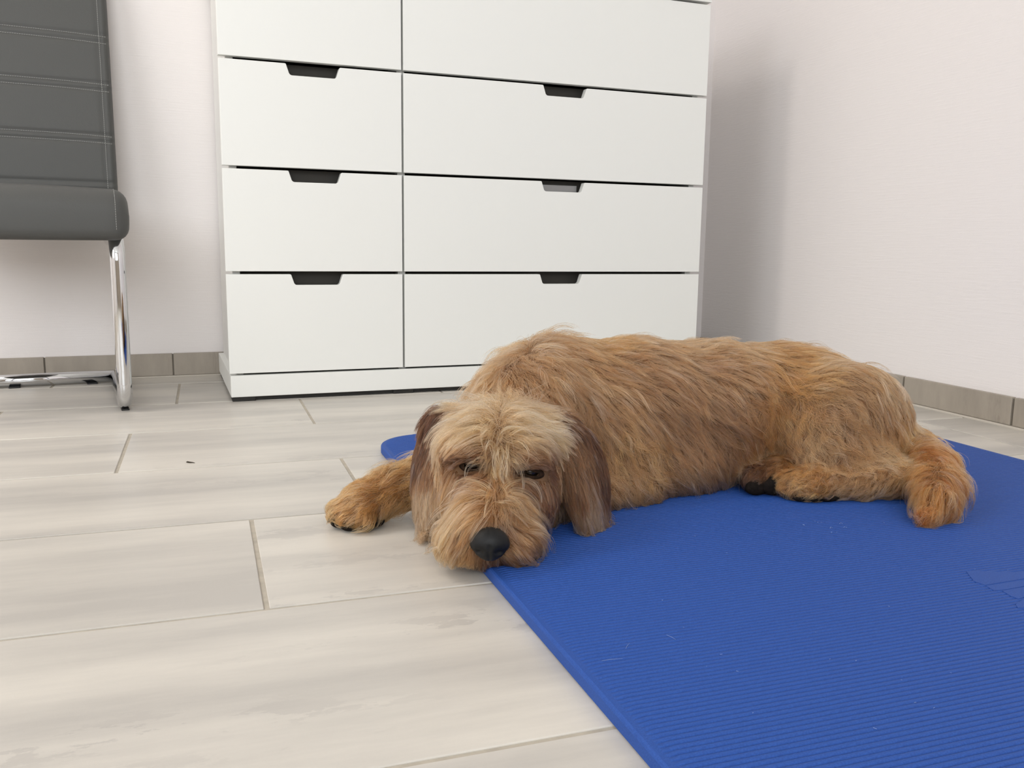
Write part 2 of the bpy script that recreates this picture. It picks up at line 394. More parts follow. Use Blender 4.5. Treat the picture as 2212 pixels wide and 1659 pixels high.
# backrest: slab with quilted fields
def backrest():
    bm = bmesh.new(); nx, nz = 30, 60; z0, z1 = 0.40, 1.02; th = 0.036
    seams = [0.478+0.0, 0.590, 0.711, 0.823, 0.935]
    def yfront(z): return 0.395 + 0.075*(z-0.4)/0.6
    def puff(x, z):
        d = min(min(abs(z-(s+.008)), abs(z-(s-.008))) for s in seams); dx = abs(abs(x)-(HW-.022))
        q = 0.0
        q += 0.0026*math.exp(-(d/0.005)**2) + 0.0018*math.exp(-(dx/0.004)**2)
        return q
    grid = []
    for side in (0, 1):
        g = []
        for j in range(nz*3+1):
            z = z0+(z1-z0)*j/(nz*3); row = []
            for i in range(nx*2+1):
                x = -HW+2*HW*i/(nx*2)
                e = max(0, (abs(x)-(HW-.012))/.012); ez = max(0, (z-(z1-.014))/.014)
                rnd = 0.014*(1-math.sqrt(max(0, 1-e*e))) + 0.014*(1-math.sqrt(max(0, 1-ez*ez)))
                y = yfront(z) + (rnd+puff(x, z) if side == 0 else th-rnd)
                row.append(bm.verts.new((x, y, z)))
            g.append(row)
        grid.append(g)
    for side in (0, 1):
        g = grid[side]
        for j in range(len(g)-1):
            for i in range(len(g[0])-1):
                q = (g[j][i], g[j][i+1], g[j+1][i+1], g[j+1][i])
                bm.faces.new(q if side == 0 else tuple(reversed(q)))
    def border(g):
        nj, ni = len(g), len(g[0])
        return [g[0][i] for i in range(ni)] + [g[j][ni-1] for j in range(1, nj)] + [g[nj-1][i] for i in range(ni-2, -1, -1)] + [g[j][0] for j in range(nj-2, 0, -1)]
    a, b = border(grid[0]), border(grid[1])
    for k in range(len(a)):
        l = (k+1) % len(a); bm.faces.new((a[l], a[k], b[k], b[l]))
    bmesh.ops.recalc_face_normals(bm, faces=bm.faces[:])
    from_bm('backrest', bm, M_leather, chair, True)
    # stitches
    def dashes(path, name, step=0.0048, dash=0.0034):
        bm = bmesh.new(); acc = 0
        pts = [Vector(p) for p in path]
        tot = 0; segs = []
        for p, q in zip(pts[:-1], pts[1:]):
            segs.append((tot, (q-p).length, p, q)); tot += (q-p).length
        def at(s):
            for t0, l, p, q in segs:
                if s <= t0+l+1e-9: return p.lerp(q, (s-t0)/max(l, 1e-9))
            return pts[-1]
        s = 0
        while s+dash < tot:
            tube_bm(bm, (at(s), at(s+dash)), 0.00042, 5); s += step
        return from_bm(name, bm, M_thread, chair)
    for s in seams[1:]:
        for o in (-.008, .008):
            sag = lambda x: -0.004*(abs(x)/HW)**3
            dashes([(x, yfront(s+o)+.0014, s+o+sag(x)) for x in [(-HW+.006)+(2*HW-.012)*i/24 for i in range(25)]], 'seam_stitching')
    for sx in (-1, 1):
        x = sx*(HW-.022)
        dashes([(x, yfront(z)+.0008, z) for z in [0.45+0.57*i/20 for i in range(21)]], 'seam_stitching')
        xs = sx*(HW-.026); yy = []
        prof = [(0.06, 0.4525), (0.033, 0.452), (0.014, 0.4475), (0.001, 0.438), (-0.008, 0.425), (-0.0125, 0.407), (-0.0125, 0.375), (-0.008, 0.362), (0.004, 0.353)]
        dashes([(xs + sx*0.0, y-.0002, z+.0016) for y, z in prof], 'seam_stitching')
backrest()
LX = 0.1935
for sx in (-1, 1):
    x = sx*LX
    pts = round_path([(x, 0.36, 0.354), (x, 0.018, 0.354), (x, 0.016, 0.0165), (x, 0.452, 0.0165)], 0.045, 10)
    bm = bmesh.new(); tube_bm(bm, pts, 0.0148, 20)
    from_bm('leg', bm, M_chrome, chair, True)
    box('glide', (x-.008, 0.035, 0.0), (x+.008, 0.07, 0.0035), M_glide, chair, 0.001, 1)
bm = bmesh.new(); tube_bm(bm, [(-LX-.0145, 0.452, 0.0165), (LX+.0145, 0.452, 0.0165)], 0.0148, 20)
from_bm('crossbar', bm, M_chrome, chair, True)
for gx in (LX-.055, -.03, -LX+.03):
    box('glide', (gx-.012, 0.434, 0.0), (gx+.012, 0.470, 0.0035), M_glide, chair, 0.001, 1)
bm = bmesh.new(); tube_bm(bm, [(-LX, 0.34, 0.362), (LX, 0.34, 0.362)], 0.008, 14)
from_bm('under_seat_bar', bm, M_chrome, chair, True)

# ------------------------------------------------------------------ exercise mat
def mat_material():
    m, nt, b = mat_new('blue_closed_cell_foam'); L = nt.links.new
    tc = N(nt, 'ShaderNodeTexCoord'); nz = N(nt, 'ShaderNodeTexNoise'); nz.inputs['Scale'].default_value = 700; nz.inputs['Detail'].default_value = 2
    L(tc.outputs['Object'], nz.inputs['Vector'])
    r = ramp(nt, [(0.35, srgb(36, 72, 144)), (0.7, srgb(44, 83, 160))]); L(nz.outputs['Fac'], r.inputs[0])
    L(r.outputs[0], b.inputs['Base Color']); b.inputs['Roughness'].default_value = 0.6; b.inputs['Specular IOR Level'].default_value = 0.25
    bu = N(nt, 'ShaderNodeBump'); bu.inputs['Strength'].default_value = 0.25; bu.inputs['Distance'].default_value = 0.0006
    L(nz.outputs['Fac'], bu.inputs['Height']); L(bu.outputs[0], b.inputs['Normal'])
    return m
M_mat = mat_material()
MA = math.radians(-2.2)
mat = empty('exercise_mat', (0.166+0.013, -1.2, 0), MA)   # local origin on the left long edge
tag(mat, 'blue ribbed foam exercise mat lying on the floor under the dog', 'mat')
MW, YM0, YM1, MT = 0.993, -1.16, 0.694, 0.015
def rounded_outline(x0, x1, y0, y1, r, n=12):
    out = []
    for cx, cy, a in ((x1-r, y0+r, -90), (x1-r, y1-r, 0), (x0+r, y1-r, 90), (x0+r, y0+r, 180)):
        for k in range(n+1):
            t = math.radians(a+90*k/n); out.append((cx+r*math.cos(t), cy+r*math.sin(t)))
    return out
def mat_body():
    bm = bmesh.new()
    loops = []
    for ins, z in ((0.0015, 0.0002), (0.0, 0.002), (0.0, MT-.0035), (0.0008, MT-.0015), (0.0024, MT-.0006)):
        loops.append([bm.verts.new((x, y, z)) for x, y in rounded_outline(ins, MW-ins, YM0+ins, YM1-ins, 0.085-ins)])
    n = len(loops[0])
    for a, b in zip(loops[:-1], loops[1:]):
        for k in range(n):
            bm.faces.new((a[k], a[(k+1) % n], b[(k+1) % n], b[k]))
    bm.faces.new(list(reversed(loops[0]))); bm.faces.new(loops[-1])
    return from_bm('mat_body', bm, M_mat, mat)
mat_body()
def ribs():
    """moulded cross ribs of the top face, kept clear of the pressed emblem"""
    P = 0.0057; r = 0.085; ed = 0.004
    bm = bmesh.new()
    y = YM0+ed
    prof = ((0.0, 0.0), (0.07, 0.10), (0.18, 0.80), (0.30, 1.0), (0.60, 1.0), (0.82, 0.92), (0.94, 0.3))
    lines = []
    while y < YM1-ed:
        for t, h in prof:
            yy = y+t*P
            if yy > YM1-ed: break
            dx = 0.0
            for yc in (YM0+r, YM1-r):
                if (yc == YM0+r and yy < yc) or (yc == YM1-r and yy > yc):
                    dx = r - math.sqrt(max(0, (r-ed)**2-(yy-yc)**2)) - ed
            lines.append((yy, h, ed+dx, MW-ed-dx))
        y += P
    xs_n = 6
    prev = None
    for yy, h, xa, xb in lines:
        row = []
        for i, f in enumerate((0, 0.012, 0.5, 0.988, 1)):
            amp = 0.0 if f in (0, 1) else h
            row.append(bm.verts.new((xa+(xb-xa)*f, yy, MT-.0010+0.0016*amp)))
        if prev:
            for i in range(4): bm.faces.new((prev[i], prev[i+1], row[i+1], row[i]))
        prev = row
    o = from_bm('ribbed_top', bm, M_mat, mat, True); tag(o, kind='stuff')
ribs()
EMBLEM = [[(0.483, -0.148), (0.4977, -0.1528), (0.5149, -0.1599), (0.5401, -0.1698), (0.5725, -0.1758), (0.563, -0.1838), (0.5237, -0.1841), (0.469, -0.1855), (0.4672, -0.1737), (0.4739, -0.1627)],
          [(0.4686, -0.1875), (0.5204, -0.187), (0.5595, -0.1867), (0.5446, -0.1991), (0.5055, -0.2), (0.4778, -0.2013), (0.466, -0.1997)],
          [(0.4734, -0.2026), (0.5037, -0.2016), (0.5435, -0.2001), (0.5173, -0.2218), (0.4802, -0.2221), (0.4716, -0.2235), (0.4702, -0.2155)],
          [(0.457, -0.2333), (0.4772, -0.2247), (0.5142, -0.2245), (0.4918, -0.2431), (0.4571, -0.2423), (0.4512, -0.2405)]]
def emblem():
    """the smooth pressed emblem in the ribbed face, partly outside the frame"""
    polys = EMBLEM
    bm = bmesh.new()
    for i, poly in enumerate(polys):
        n = len(poly); z0, z1 = MT-.0007, MT+.0010
        lo = [bm.verts.new((x, y, z0)) for x, y in poly]; hi = [bm.verts.new((x, y, z1)) for x, y in poly]
        bm.faces.new(hi); bm.faces.new(list(reversed(lo)))
        for k in range(n): bm.faces.new((lo[k], lo[(k+1) % n], hi[(k+1) % n], hi[k]))
    bmesh.ops.recalc_face_normals(bm, faces=bm.faces[:])
    o = from_bm('pressed_emblem', bm, M_mat, mat); o['label'] = 'smooth pressed emblem in the ribbed foam'
emblem()

# ------------------------------------------------------------------ small scrap on the tiles
bm = bmesh.new()
tube_bm(bm, [(-.0068, .0006, .0011), (-.0040, .0002, .0014), (0, -.0004, .0012), (.004, .0002, .0009), (.0078, -.0003, .0006)],
        [.0006, .0014, .0012, .0008, .0004], 8)
tube_bm(bm, [(-.0044, .0004, .0014), (-.0058, .0026, .0020)], [.0010, .0005], 7)
sc = from_bm('debris', bm, simple('dark_brown_debris', (62, 54, 42), 0.8), None, True)
sc.location = (-0.101, -0.548, 0.0); sc.rotation_euler = (0, 0, math.radians(-28))
tag(sc, 'tiny dark brown crumb lying on a floor tile in front of the chair', 'debris')

# ------------------------------------------------------------------ the dog: one continuous body from a smooth distance field
def unit(v):
    v = np.asarray(v, float); return v/np.linalg.norm(v)
HF = unit((-0.38, -0.925, 0.0)); HS = np.array((0.925, -0.38, 0.0)); UP = np.array((0., 0., 1.))
TRUNK, NECK, HEAD, MUZ, EARL, EARR, FORE, ARM, THIGH, HIND, TAIL = range(11)
PRIMS = []
def ell(reg, c, r, ax=None, k=0.03):
    A = np.eye(3) if ax is None else np.array([unit(a) for a in ax])
    PRIMS.append(('e', reg, np.array(c, float), np.array(r, float), A, k))
def chain(reg, pts, k=0.03):
    for (a, ra), (b, rb) in zip(pts[:-1], pts[1:]):
        PRIMS.append(('c', reg, np.array(a, float), np.array(b, float), ra, rb, k))
def cut(c, r, ax, k=0.008):
    PRIMS.append(('s', -1, np.array(c, float), np.array(r, float), np.array([unit(a) for a in ax]), k))
def hd(s, f, z):            # head frame: to the dog's left (picture right), forward, up from the skull centre
    return np.array((0.236, -1.058, 0.0)) + HS*s + HF*f + UP*z
def BODY_PRIMS():
    # trunk lying on its chest and belly, from the withers to the rump
    ell(TRUNK, (0.40, -0.895, 0.116), (0.105, 0.108, 0.100))
    ell(TRUNK, (0.50, -0.910, 0.118), (0.12, 0.112, 0.103))
    ell(TRUNK, (0.62, -0.925, 0.115), (0.13, 0.112, 0.101))
    ell(TRUNK, (0.74, -0.940, 0.113), (0.11, 0.104, 0.098))
    ell(TRUNK, (0.79, -0.985, 0.100), (0.072, 0.085, 0.090))
    ell(TRUNK, (0.820, -1.02, 0.074), (0.056, 0.064, 0.062))
    ell(TRUNK, (0.535, -0.985, 0.050), (0.098, 0.048, 0.046))
    # neck
    chain(NECK, [((0.26, -1.02, 0.10), 0.060), ((0.32, -0.95, 0.118), 0.078), ((0.37, -0.90, 0.130), 0.088)])
    # skull, brows, cheeks, muzzle
    hx = [HS, HF, UP]
    ell(HEAD, hd(0, 0.0, 0.106), (0.068, 0.080, 0.054), hx, 0.02)
    ell(HEAD, hd(-0.036, 0.054, 0.116), (0.026, 0.030, 0.022), hx, 0.015)
    ell(HEAD, hd(0.034, 0.052, 0.112), (0.026, 0.030, 0.022), hx, 0.015)
    ell(HEAD, hd(-0.034, 0.035, 0.066), (0.030, 0.050, 0.040), hx, 0.02)
    ell(HEAD, hd(0.037, 0.035, 0.066), (0.032, 0.050, 0.040), hx, 0.02)
    ell(HEAD, hd(0, 0.0, 0.060), (0.058, 0.070, 0.045), hx, 0.02)
    chain(MUZ, [(hd(0, 0.055, 0.076), 0.038), (hd(-0.006, 0.10, 0.060), 0.032), (hd(-0.010, 0.130, 0.053), 0.026)], 0.02)
    ell(MUZ, hd(-0.033, 0.108, 0.036), (0.028, 0.038, 0.024), hx, 0.015)
    ell(MUZ, hd(0.021, 0.108, 0.036), (0.028, 0.038, 0.024), hx, 0.015)
    chain(MUZ, [(hd(0, 0.05, 0.034), 0.03), (hd(-0.006, 0.118, 0.028), 0.020)], 0.015)
    # drop ears
    nl = unit(-HS*0.8+HF*0.55+UP*0.25); fl_ = unit(np.cross(nl, UP)); dn = np.cross(nl, fl_)
    ell(EARL, hd(-0.066, -0.010, 0.131), (0.034, 0.015, 0.026), [fl_, nl, dn], 0.012)
    ell(EARL, hd(-0.080, 0.002, 0.094), (0.034, 0.009, 0.042), [fl_, nl, dn], 0.012)
    ell(EARL, hd(-0.078, 0.014, 0.054), (0.028, 0.008, 0.038), [fl_, nl, dn], 0.012)
    nr = unit(HS*0.8+HF*0.55+UP*0.25); fr_ = unit(np.cross(nr, UP)); dr = np.cross(nr, fr_)
    ell(EARR, hd(0.080, -0.010, 0.124), (0.036, 0.014, 0.026), [fr_, nr, dr], 0.012)
    ell(EARR, hd(0.104, 0.000, 0.090), (0.042, 0.009, 0.042), [fr_, nr, dr], 0.012)
    ell(EARR, hd(0.110, 0.006, 0.052), (0.036, 0.008, 0.038), [fr_, nr, dr], 0.012)
    cut((0.1800, -1.1240, 0.1095), (0.021, 0.016, 0.0085), [HS*math.cos(.1)-UP*math.sin(.1), HF, UP])
    cut((0.2440, -1.1460, 0.1025), (0.022, 0.016, 0.0085), [HS*math.cos(.2)-UP*math.sin(.2), HF, UP])
    # stretched foreleg and its paw (picture left)
    chain(FORE, [((0.31, -0.955, 0.075), 0.050), ((0.20, -0.945, 0.055), 0.032), ((0.135, -0.946, 0.042), 0.022), ((0.100, -0.952, 0.032), 0.022)], 0.02)
    ell(FORE, (0.094, -0.954, 0.026), (0.029, 0.025, 0.022), None, 0.015)
    for c, r in (((0.069, -0.936, 0.019), .0110), ((0.067, -0.953, 0.018), .0115), ((0.075, -0.969, 0.018), .0115), ((0.091, -0.977, 0.017), .0110)):
        ell(FORE, c, (r*1.35, r*1.1, r), [(c[0]-0.100, c[1]+0.950, 0), (-(c[1]+0.950), c[0]-0.100, 0), UP], 0.008)
    # folded foreleg (picture right)
    ell(ARM, (0.430, -0.980, 0.085), (0.062, 0.044, 0.070))
    chain(ARM, [((0.45, -0.995, 0.06), 0.042), ((0.455, -1.010, 0.038), 0.032)], 0.03)
    chain(ARM, [((0.455, -1.012, 0.036), 0.027), ((0.32, -1.045, 0.034), 0.022), ((0.285, -1.07, 0.030), 0.022)], 0.02)
    # hind leg: thigh, knee, shank, hock, foot
    ell(THIGH, (0.778, -1.045, 0.108), (0.094, 0.055, 0.082), [(1, -0.15, -0.1), (0.15, 1, 0), (0.1, 0, 1)], 0.025)
    ell(THIGH, (0.735, -1.052, 0.080), (0.052, 0.045, 0.058), None, 0.025)
    chain(THIGH, [((0.735, -1.064, 0.064), 0.034), ((0.80, -1.105, 0.045), 0.024)], 0.025)
    chain(HIND, [((0.810, -1.120, 0.040), 0.022), ((0.745, -1.107, 0.036), 0.018), ((0.695, -1.087, 0.036), 0.021)], 0.014)
    ell(HIND, (0.680, -1.081, 0.035), (0.030, 0.024, 0.020), [(-0.93, 0.37, 0), (0.37, 0.93, 0), UP], 0.012)
    for c in ((0.661, -1.064, 0.030), (0.656, -1.075, 0.031), (0.662, -1.087, 0.029), (0.676, -1.096, 0.028)):
        ell(HIND, c, (.013, .0105, .0115), [(-0.93, 0.37, 0), (0.37, 0.93, 0), UP], 0.008)
    # the other hind foot, tucked under the flank
    chain(HIND, [((0.72, -1.02, 0.04), 0.026), ((0.662, -1.040, 0.038), 0.020), ((0.628, -1.038, 0.034), 0.017)], 0.012)
    # tail curling forward round the rump
    chain(TAIL, [((0.855, -1.015, 0.092), 0.026), ((0.874, -1.075, 0.068), 0.025), ((0.850, -1.135, 0.052), 0.027),
                 ((0.810, -1.178, 0.044), 0.025), ((0.772, -1.214, 0.036), 0.018), ((0.746, -1.232, 0.029), 0.009)], 0.015)
BODY_PRIMS()
def sdf_eval(P):
    """signed distance and nearest region for points P (n, 3)"""
    P = P.astype(np.float32)
    D = None; reg = None; best = None
    for pr in PRIMS:
        if pr[0] in 'es':
            _, rg, c, r, A, k = pr
            q = (P-c.astype(np.float32)) @ A.T.astype(np.float32)
            rr = r.astype(np.float32)
            k0 = np.sqrt(((q/rr)**2).sum(1)); k1 = np.sqrt(((q/(rr*rr))**2).sum(1))
            d = k0*(k0-1)/np.maximum(k1, 1e-6)
        else:
            _, rg, a, b, ra, rb, k = pr
            ab = (b-a).astype(np.float32); pa = P-a.astype(np.float32)
            h = np.clip(pa @ ab/np.float32(ab @ ab), 0, 1)
            d = np.sqrt(((pa-h[:, None]*ab)**2).sum(1)) - (ra+(rb-ra)*h)
        d = d.astype(np.float32)
        if pr[0] == 's':                     # hollow (eye socket)
            h = np.maximum(k-np.abs(D+d), 0)/k
            D = np.maximum(D, -d) + h*h*k*0.25
        elif D is None:
            D = d; best = d.copy(); reg = np.full(len(P), rg, np.int8)
        else:
            h = np.maximum(k-np.abs(D-d), 0)/k
            D = np.minimum(D, d) - h*h*k*0.25
            m = d < best; best[m] = d[m]; reg[m] = rg
    gz = ground(P[:, 0], P[:, 1])
    D = np.maximum(D, gz-P[:, 2])
    return D, reg
def ground(x, y):
    g = np.where((x > 0.179+0.038*(y+1.2)) & (x < 1.17), 0.0158, 0.0012)
    return g.astype(np.float32)
H = 0.004; G0 = np.array((0.02, -1.34, -0.008))
GN = (251, 150, 68)
def build_field():
    ax = [G0[i]+H*np.arange(GN[i]) for i in range(3)]
    X, Y, Z = np.meshgrid(*ax, indexing='ij')
    P = np.stack([X.ravel(), Y.ravel(), Z.ravel()], 1)
    D, _ = sdf_eval(P)
    return D.reshape(GN)
FIELD = build_field()
def surface_nets(F):
    nx, ny, nz = F.shape
    ins = F < 0
    c = [(i, j, k) for i in (0, 1) for j in (0, 1) for k in (0, 1)]
    cnt = sum(ins[i:nx-1+i, j:ny-1+j, k:nz-1+k].astype(np.int8) for i, j, k in c)
    act = (cnt > 0) & (cnt < 8)
    idx = np.full(act.shape, -1, np.int64); cells = np.argwhere(act); idx[act] = np.arange(len(cells))
    acc = np.zeros((len(cells), 3)); num = np.zeros(len(cells))
    for a in c:
        for ax in range(3):
            if a[ax]: continue
            b = list(a); b[ax] = 1
            fa = F[cells[:, 0]+a[0], cells[:, 1]+a[1], cells[:, 2]+a[2]]; fb = F[cells[:, 0]+b[0], cells[:, 1]+b[1], cells[:, 2]+b[2]]
            m = (fa < 0) != (fb < 0)
            t = np.where(m, fa/np.where(m, fa-fb, 1), 0)
            p = np.tile(np.array(a, float), (len(cells), 1)); p[:, ax] += t
            acc[m] += p[m]; num[m] += 1
    V = G0 + H*(cells + acc/num[:, None])
    faces = []
    for ax in range(3):
        o1, o2 = [(1, 2), (2, 0), (0, 1)][ax]
        sl0 = [slice(None)]*3; sl1 = [slice(None)]*3
        sl0[ax] = slice(0, -1); sl1[ax] = slice(1, None)
        m = ins[tuple(sl0)] != ins[tuple(sl1)]
        e = np.argwhere(m); e = e[(e[:, o1] > 0) & (e[:, o2] > 0) & (e[:, o1] < F.shape[o1]-1) & (e[:, o2] < F.shape[o2]-1)]
        flip = ins[e[:, 0], e[:, 1], e[:, 2]]
        q = []
        for da, db in ((0, 0), (-1, 0), (-1, -1), (0, -1)):
            cc = e.copy(); cc[:, o1] += da; cc[:, o2] += db
            q.append(idx[cc[:, 0], cc[:, 1], cc[:, 2]])
        q = np.stack(q, 1); q[~flip] = q[~flip][:, ::-1]
        faces.append(q)
    return V, np.concatenate(faces)
BV, BF = surface_nets(FIELD)
def field_at(P):
    """trilinear distance and gradient"""
    q = (P-G0)/H; q = np.clip(q, 0.001, np.array(GN)-1.002); i = np.floor(q).astype(int); f = q-i
    x, y, z = i.T; fx, fy, fz = f.T
    c = {(a, b, d): FIELD[x+a, y+b, z+d] for a in (0, 1) for b in (0, 1) for d in (0, 1)}
    def lerp(a, b, t): return a+(b-a)*t
    c00 = lerp(c[0,0,0], c[1,0,0], fx); c10 = lerp(c[0,1,0], c[1,1,0], fx); c01 = lerp(c[0,0,1], c[1,0,1], fx); c11 = lerp(c[0,1,1], c[1,1,1], fx)
    d = lerp(lerp(c00, c10, fy), lerp(c01, c11, fy), fz)
    gx = lerp(lerp(c[1,0,0]-c[0,0,0], c[1,1,0]-c[0,1,0], fy), lerp(c[1,0,1]-c[0,0,1], c[1,1,1]-c[0,1,1], fy), fz)
    gy = lerp(lerp(c[0,1,0]-c[0,0,0], c[1,1,0]-c[1,0,0], fx), lerp(c[0,1,1]-c[0,0,1], c[1,1,1]-c[1,0,1], fx), fz)
    gz = lerp(lerp(c[0,0,1]-c[0,0,0], c[1,0,1]-c[1,0,0], fx), lerp(c[0,1,1]-c[0,1,0], c[1,1,1]-c[1,1,0], fx), fy)
    g = np.stack([gx, gy, gz], 1); g /= np.maximum(np.linalg.norm(g, axis=1, keepdims=True), 1e-6)
    return d, g

dog = empty('dog', (0.45, -1.0, 0.0158))
tag(dog, 'shaggy tan dog lying on the blue mat, chin on the floor beside its edge', 'dog')
bpy.context.view_layer.update()
DINV = dog.matrix_world.inverted()
me = bpy.data.meshes.new('body')
OFF = np.array((0.45, -1.0, 0.0158))
me.from_pydata((BV-OFF).tolist(), [], BF.tolist()); me.update()
M_skin = noisy('shade_darkened_undercoat', (92, 66, 43), (118, 86, 57), 40, 0.85)  # undercoat colour darkened to deepen the shade between hairs
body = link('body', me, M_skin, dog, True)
sm = body.modifiers.new('smooth', 'SMOOTH'); sm.factor = 0.5; sm.iterations = 2
def at_dog(o): o.matrix_parent_inverse = DINV; return o
M_nose = noisy('black_nose_leather', (11, 11, 12), (20, 19, 19), 900, 0.55)
M_nose.node_tree.nodes['Principled BSDF'].inputs['Specular IOR Level'].default_value = 0.3
M_eye = simple('dark_brown_eye', (20, 14, 10), 0.16, 0, 0.4)
M_lid = noisy('dark_eyelid_skin', (34, 24, 17), (54, 38, 26), 200, 0.8)
M_lid.node_tree.nodes['Principled BSDF'].inputs['Specular IOR Level'].default_value = 0.1
M_pad = noisy('black_paw_pad', (20, 16, 14), (32, 26, 23), 300, 0.9)
M_pad.node_tree.nodes['Principled BSDF'].inputs['Specular IOR Level'].default_value = 0.1
M_claw = simple('dark_horn_claw', (58, 47, 40), 0.4)

# nose, eyes, pads, claws
NOSE_C = Vector((0.1735, -1.2035, 0.0475))
def make_nose():
    bm = bmesh.new(); bmesh.ops.create_uvsphere(bm, u_segments=64, v_segments=40, radius=1.0)
    S, F_, U_ = Vector(HS), Vector(HF), Vector((0, 0, 1))
    for v in bm.verts:
        x, y, z = v.co                       # x side, -y forward, z up
        f = -y
        px = 0.0208*x*(1.0-0.24*max(0, -z)**1.3) ; pz = 0.0165*z; pf = 0.0150*f
        pz += 0.0018*(1-x*x)*(1 if z > 0 else 0) - 0.0012*max(0, -z)*(1-abs(x))
        if f > 0:
            for sx in (-1, 1):
                dx, dz = (px-sx*0.0105)/0.0042, (pz+0.0045)/0.0030
                pf -= 0.0052*math.exp(-(dx*dx+dz*dz))
                dx, dz = (px-sx*0.0165)/0.0050, (pz+0.0068)/0.0018
                pf -= 0.0030*math.exp(-(dx*dx+dz*dz))
            pf -= 0.0016*math.exp(-(px/0.0012)**2)*(1 if z < 0.1 else 0.3)
        v.co = S*px + F_*pf + U_*pz + NOSE_C
    o = from_bm('nose', bm, M_nose, dog, True); at_dog(o); o['label'] = 'broad black nose'
make_nose()
EYES = [((0.1869, -1.1064, 0.1077), 0), ((0.2496, -1.1278, 0.1002), 0)]
def make_eye(c, tilt):
    c = Vector(c); S, F_, U_ = Vector(HS), Vector(HF), Vector((0, 0, 1))
    F2 = (F_+U_*0.25).normalized(); U2 = (U_-F_*0.25).normalized()
    S2 = (S*math.cos(tilt)+U2*math.sin(tilt)).normalized(); U3 = F2.cross(S2)
    if U3.z < 0: U3 = -U3
    bm = bmesh.new(); bmesh.ops.create_uvsphere(bm, u_segments=32, v_segments=20, radius=0.0105)
    for v in bm.verts: v.co = v.co + c
    e = from_bm('eye', bm, M_eye, dog, True); at_dog(e); e['label'] = 'dark half-closed eye'
    bm = bmesh.new(); n = 40
    rings = []
    for j in range(7):                        # lids: an almond slot rolled round the eyeball
        t = j/6; ring = []
        for k in range(n):
            a = 2*math.pi*k/n
            w0, h0 = 0.0098, (0.0014 if math.sin(a) > 0 else 0.0032)
            w1, h1 = 0.0200, 0.0125
            x = math.cos(a)*(w0+(w1-w0)*t); z = math.sin(a)*(h0+(h1-h0)*t) - 0.0012
            f = 0.0108 + 0.0022*math.sin(math.pi*min(1, t*1.3)) - 0.012*t*t
            f -= 0.004*(x/0.02)**2
            ring.append(bm.verts.new(c + S2*x + U3*z + F2*f))
        rings.append(ring)
    for a, b in zip(rings[:-1], rings[1:]):
        for k in range(n): bm.faces.new((a[k], a[(k+1) % n], b[(k+1) % n], b[k]))
    bmesh.ops.recalc_face_normals(bm, faces=bm.faces[:])
    l = from_bm('eyelid', bm, M_lid, dog, True); at_dog(l)
make_eye(EYES[0][0], -0.12); make_eye(EYES[1][0], -0.20)
PADS = [((0.066, -0.941, 0.0080), (0.011, 0.009, 0.0070)), ((0.064, -0.957, 0.0080), (0.012, 0.010, 0.0070)), ((0.073, -0.973, 0.0078), (0.012, 0.0095, 0.0068)),
        ((0.090, -0.980, 0.0076), (0.012, 0.0085, 0.0066)), ((0.102, -0.968, 0.0085), (0.016, 0.014, 0.0075)),
        ((0.664, -1.092, 0.0215), (0.015, 0.011, 0.006)), ((0.680, -1.101, 0.0215), (0.017, 0.009, 0.006)), ((0.700, -1.106, 0.0215), (0.018, 0.008, 0.006)), ((0.655, -1.080, 0.0215), (0.011, 0.011, 0.006)),
        ((0.624, -1.049, 0.0275), (0.020, 0.010, 0.0115)), ((0.646, -1.057, 0.0300), (0.022, 0.010, 0.0140)), ((0.668, -1.060, 0.031), (0.016, 0.010, 0.014))]
def make_pads():
    for c, r in PADS:
        bm = bmesh.new(); bmesh.ops.create_uvsphere(bm, u_segments=24, v_segments=14, radius=1.0)
        for v in bm.verts: v.co = Vector((v.co.x*r[0], v.co.y*r[1], v.co.z*r[2])) + Vector(c)
        at_dog(from_bm('paw_pad', bm, M_pad, dog, True))
    for p, d in (((0.057, -0.935, 0.020), (-1, .25, -.45)), ((0.055, -0.957, 0.015), (-1, -.1, -.6)),
                 ((0.647, -1.072, 0.028), (-1, .2, -.3))):
        p = Vector(p); d = Vector(d).normalized(); bm = bmesh.new()
        tube_bm(bm, [p, p+d*.004, p+d*.006+Vector((0, 0, -.0006)), p+d*.008+Vector((0, 0, -.0014))], [.0026, .0022, .0015, .0006], 10)
        at_dog(from_bm('claw', bm, M_claw, dog, True))
make_pads()
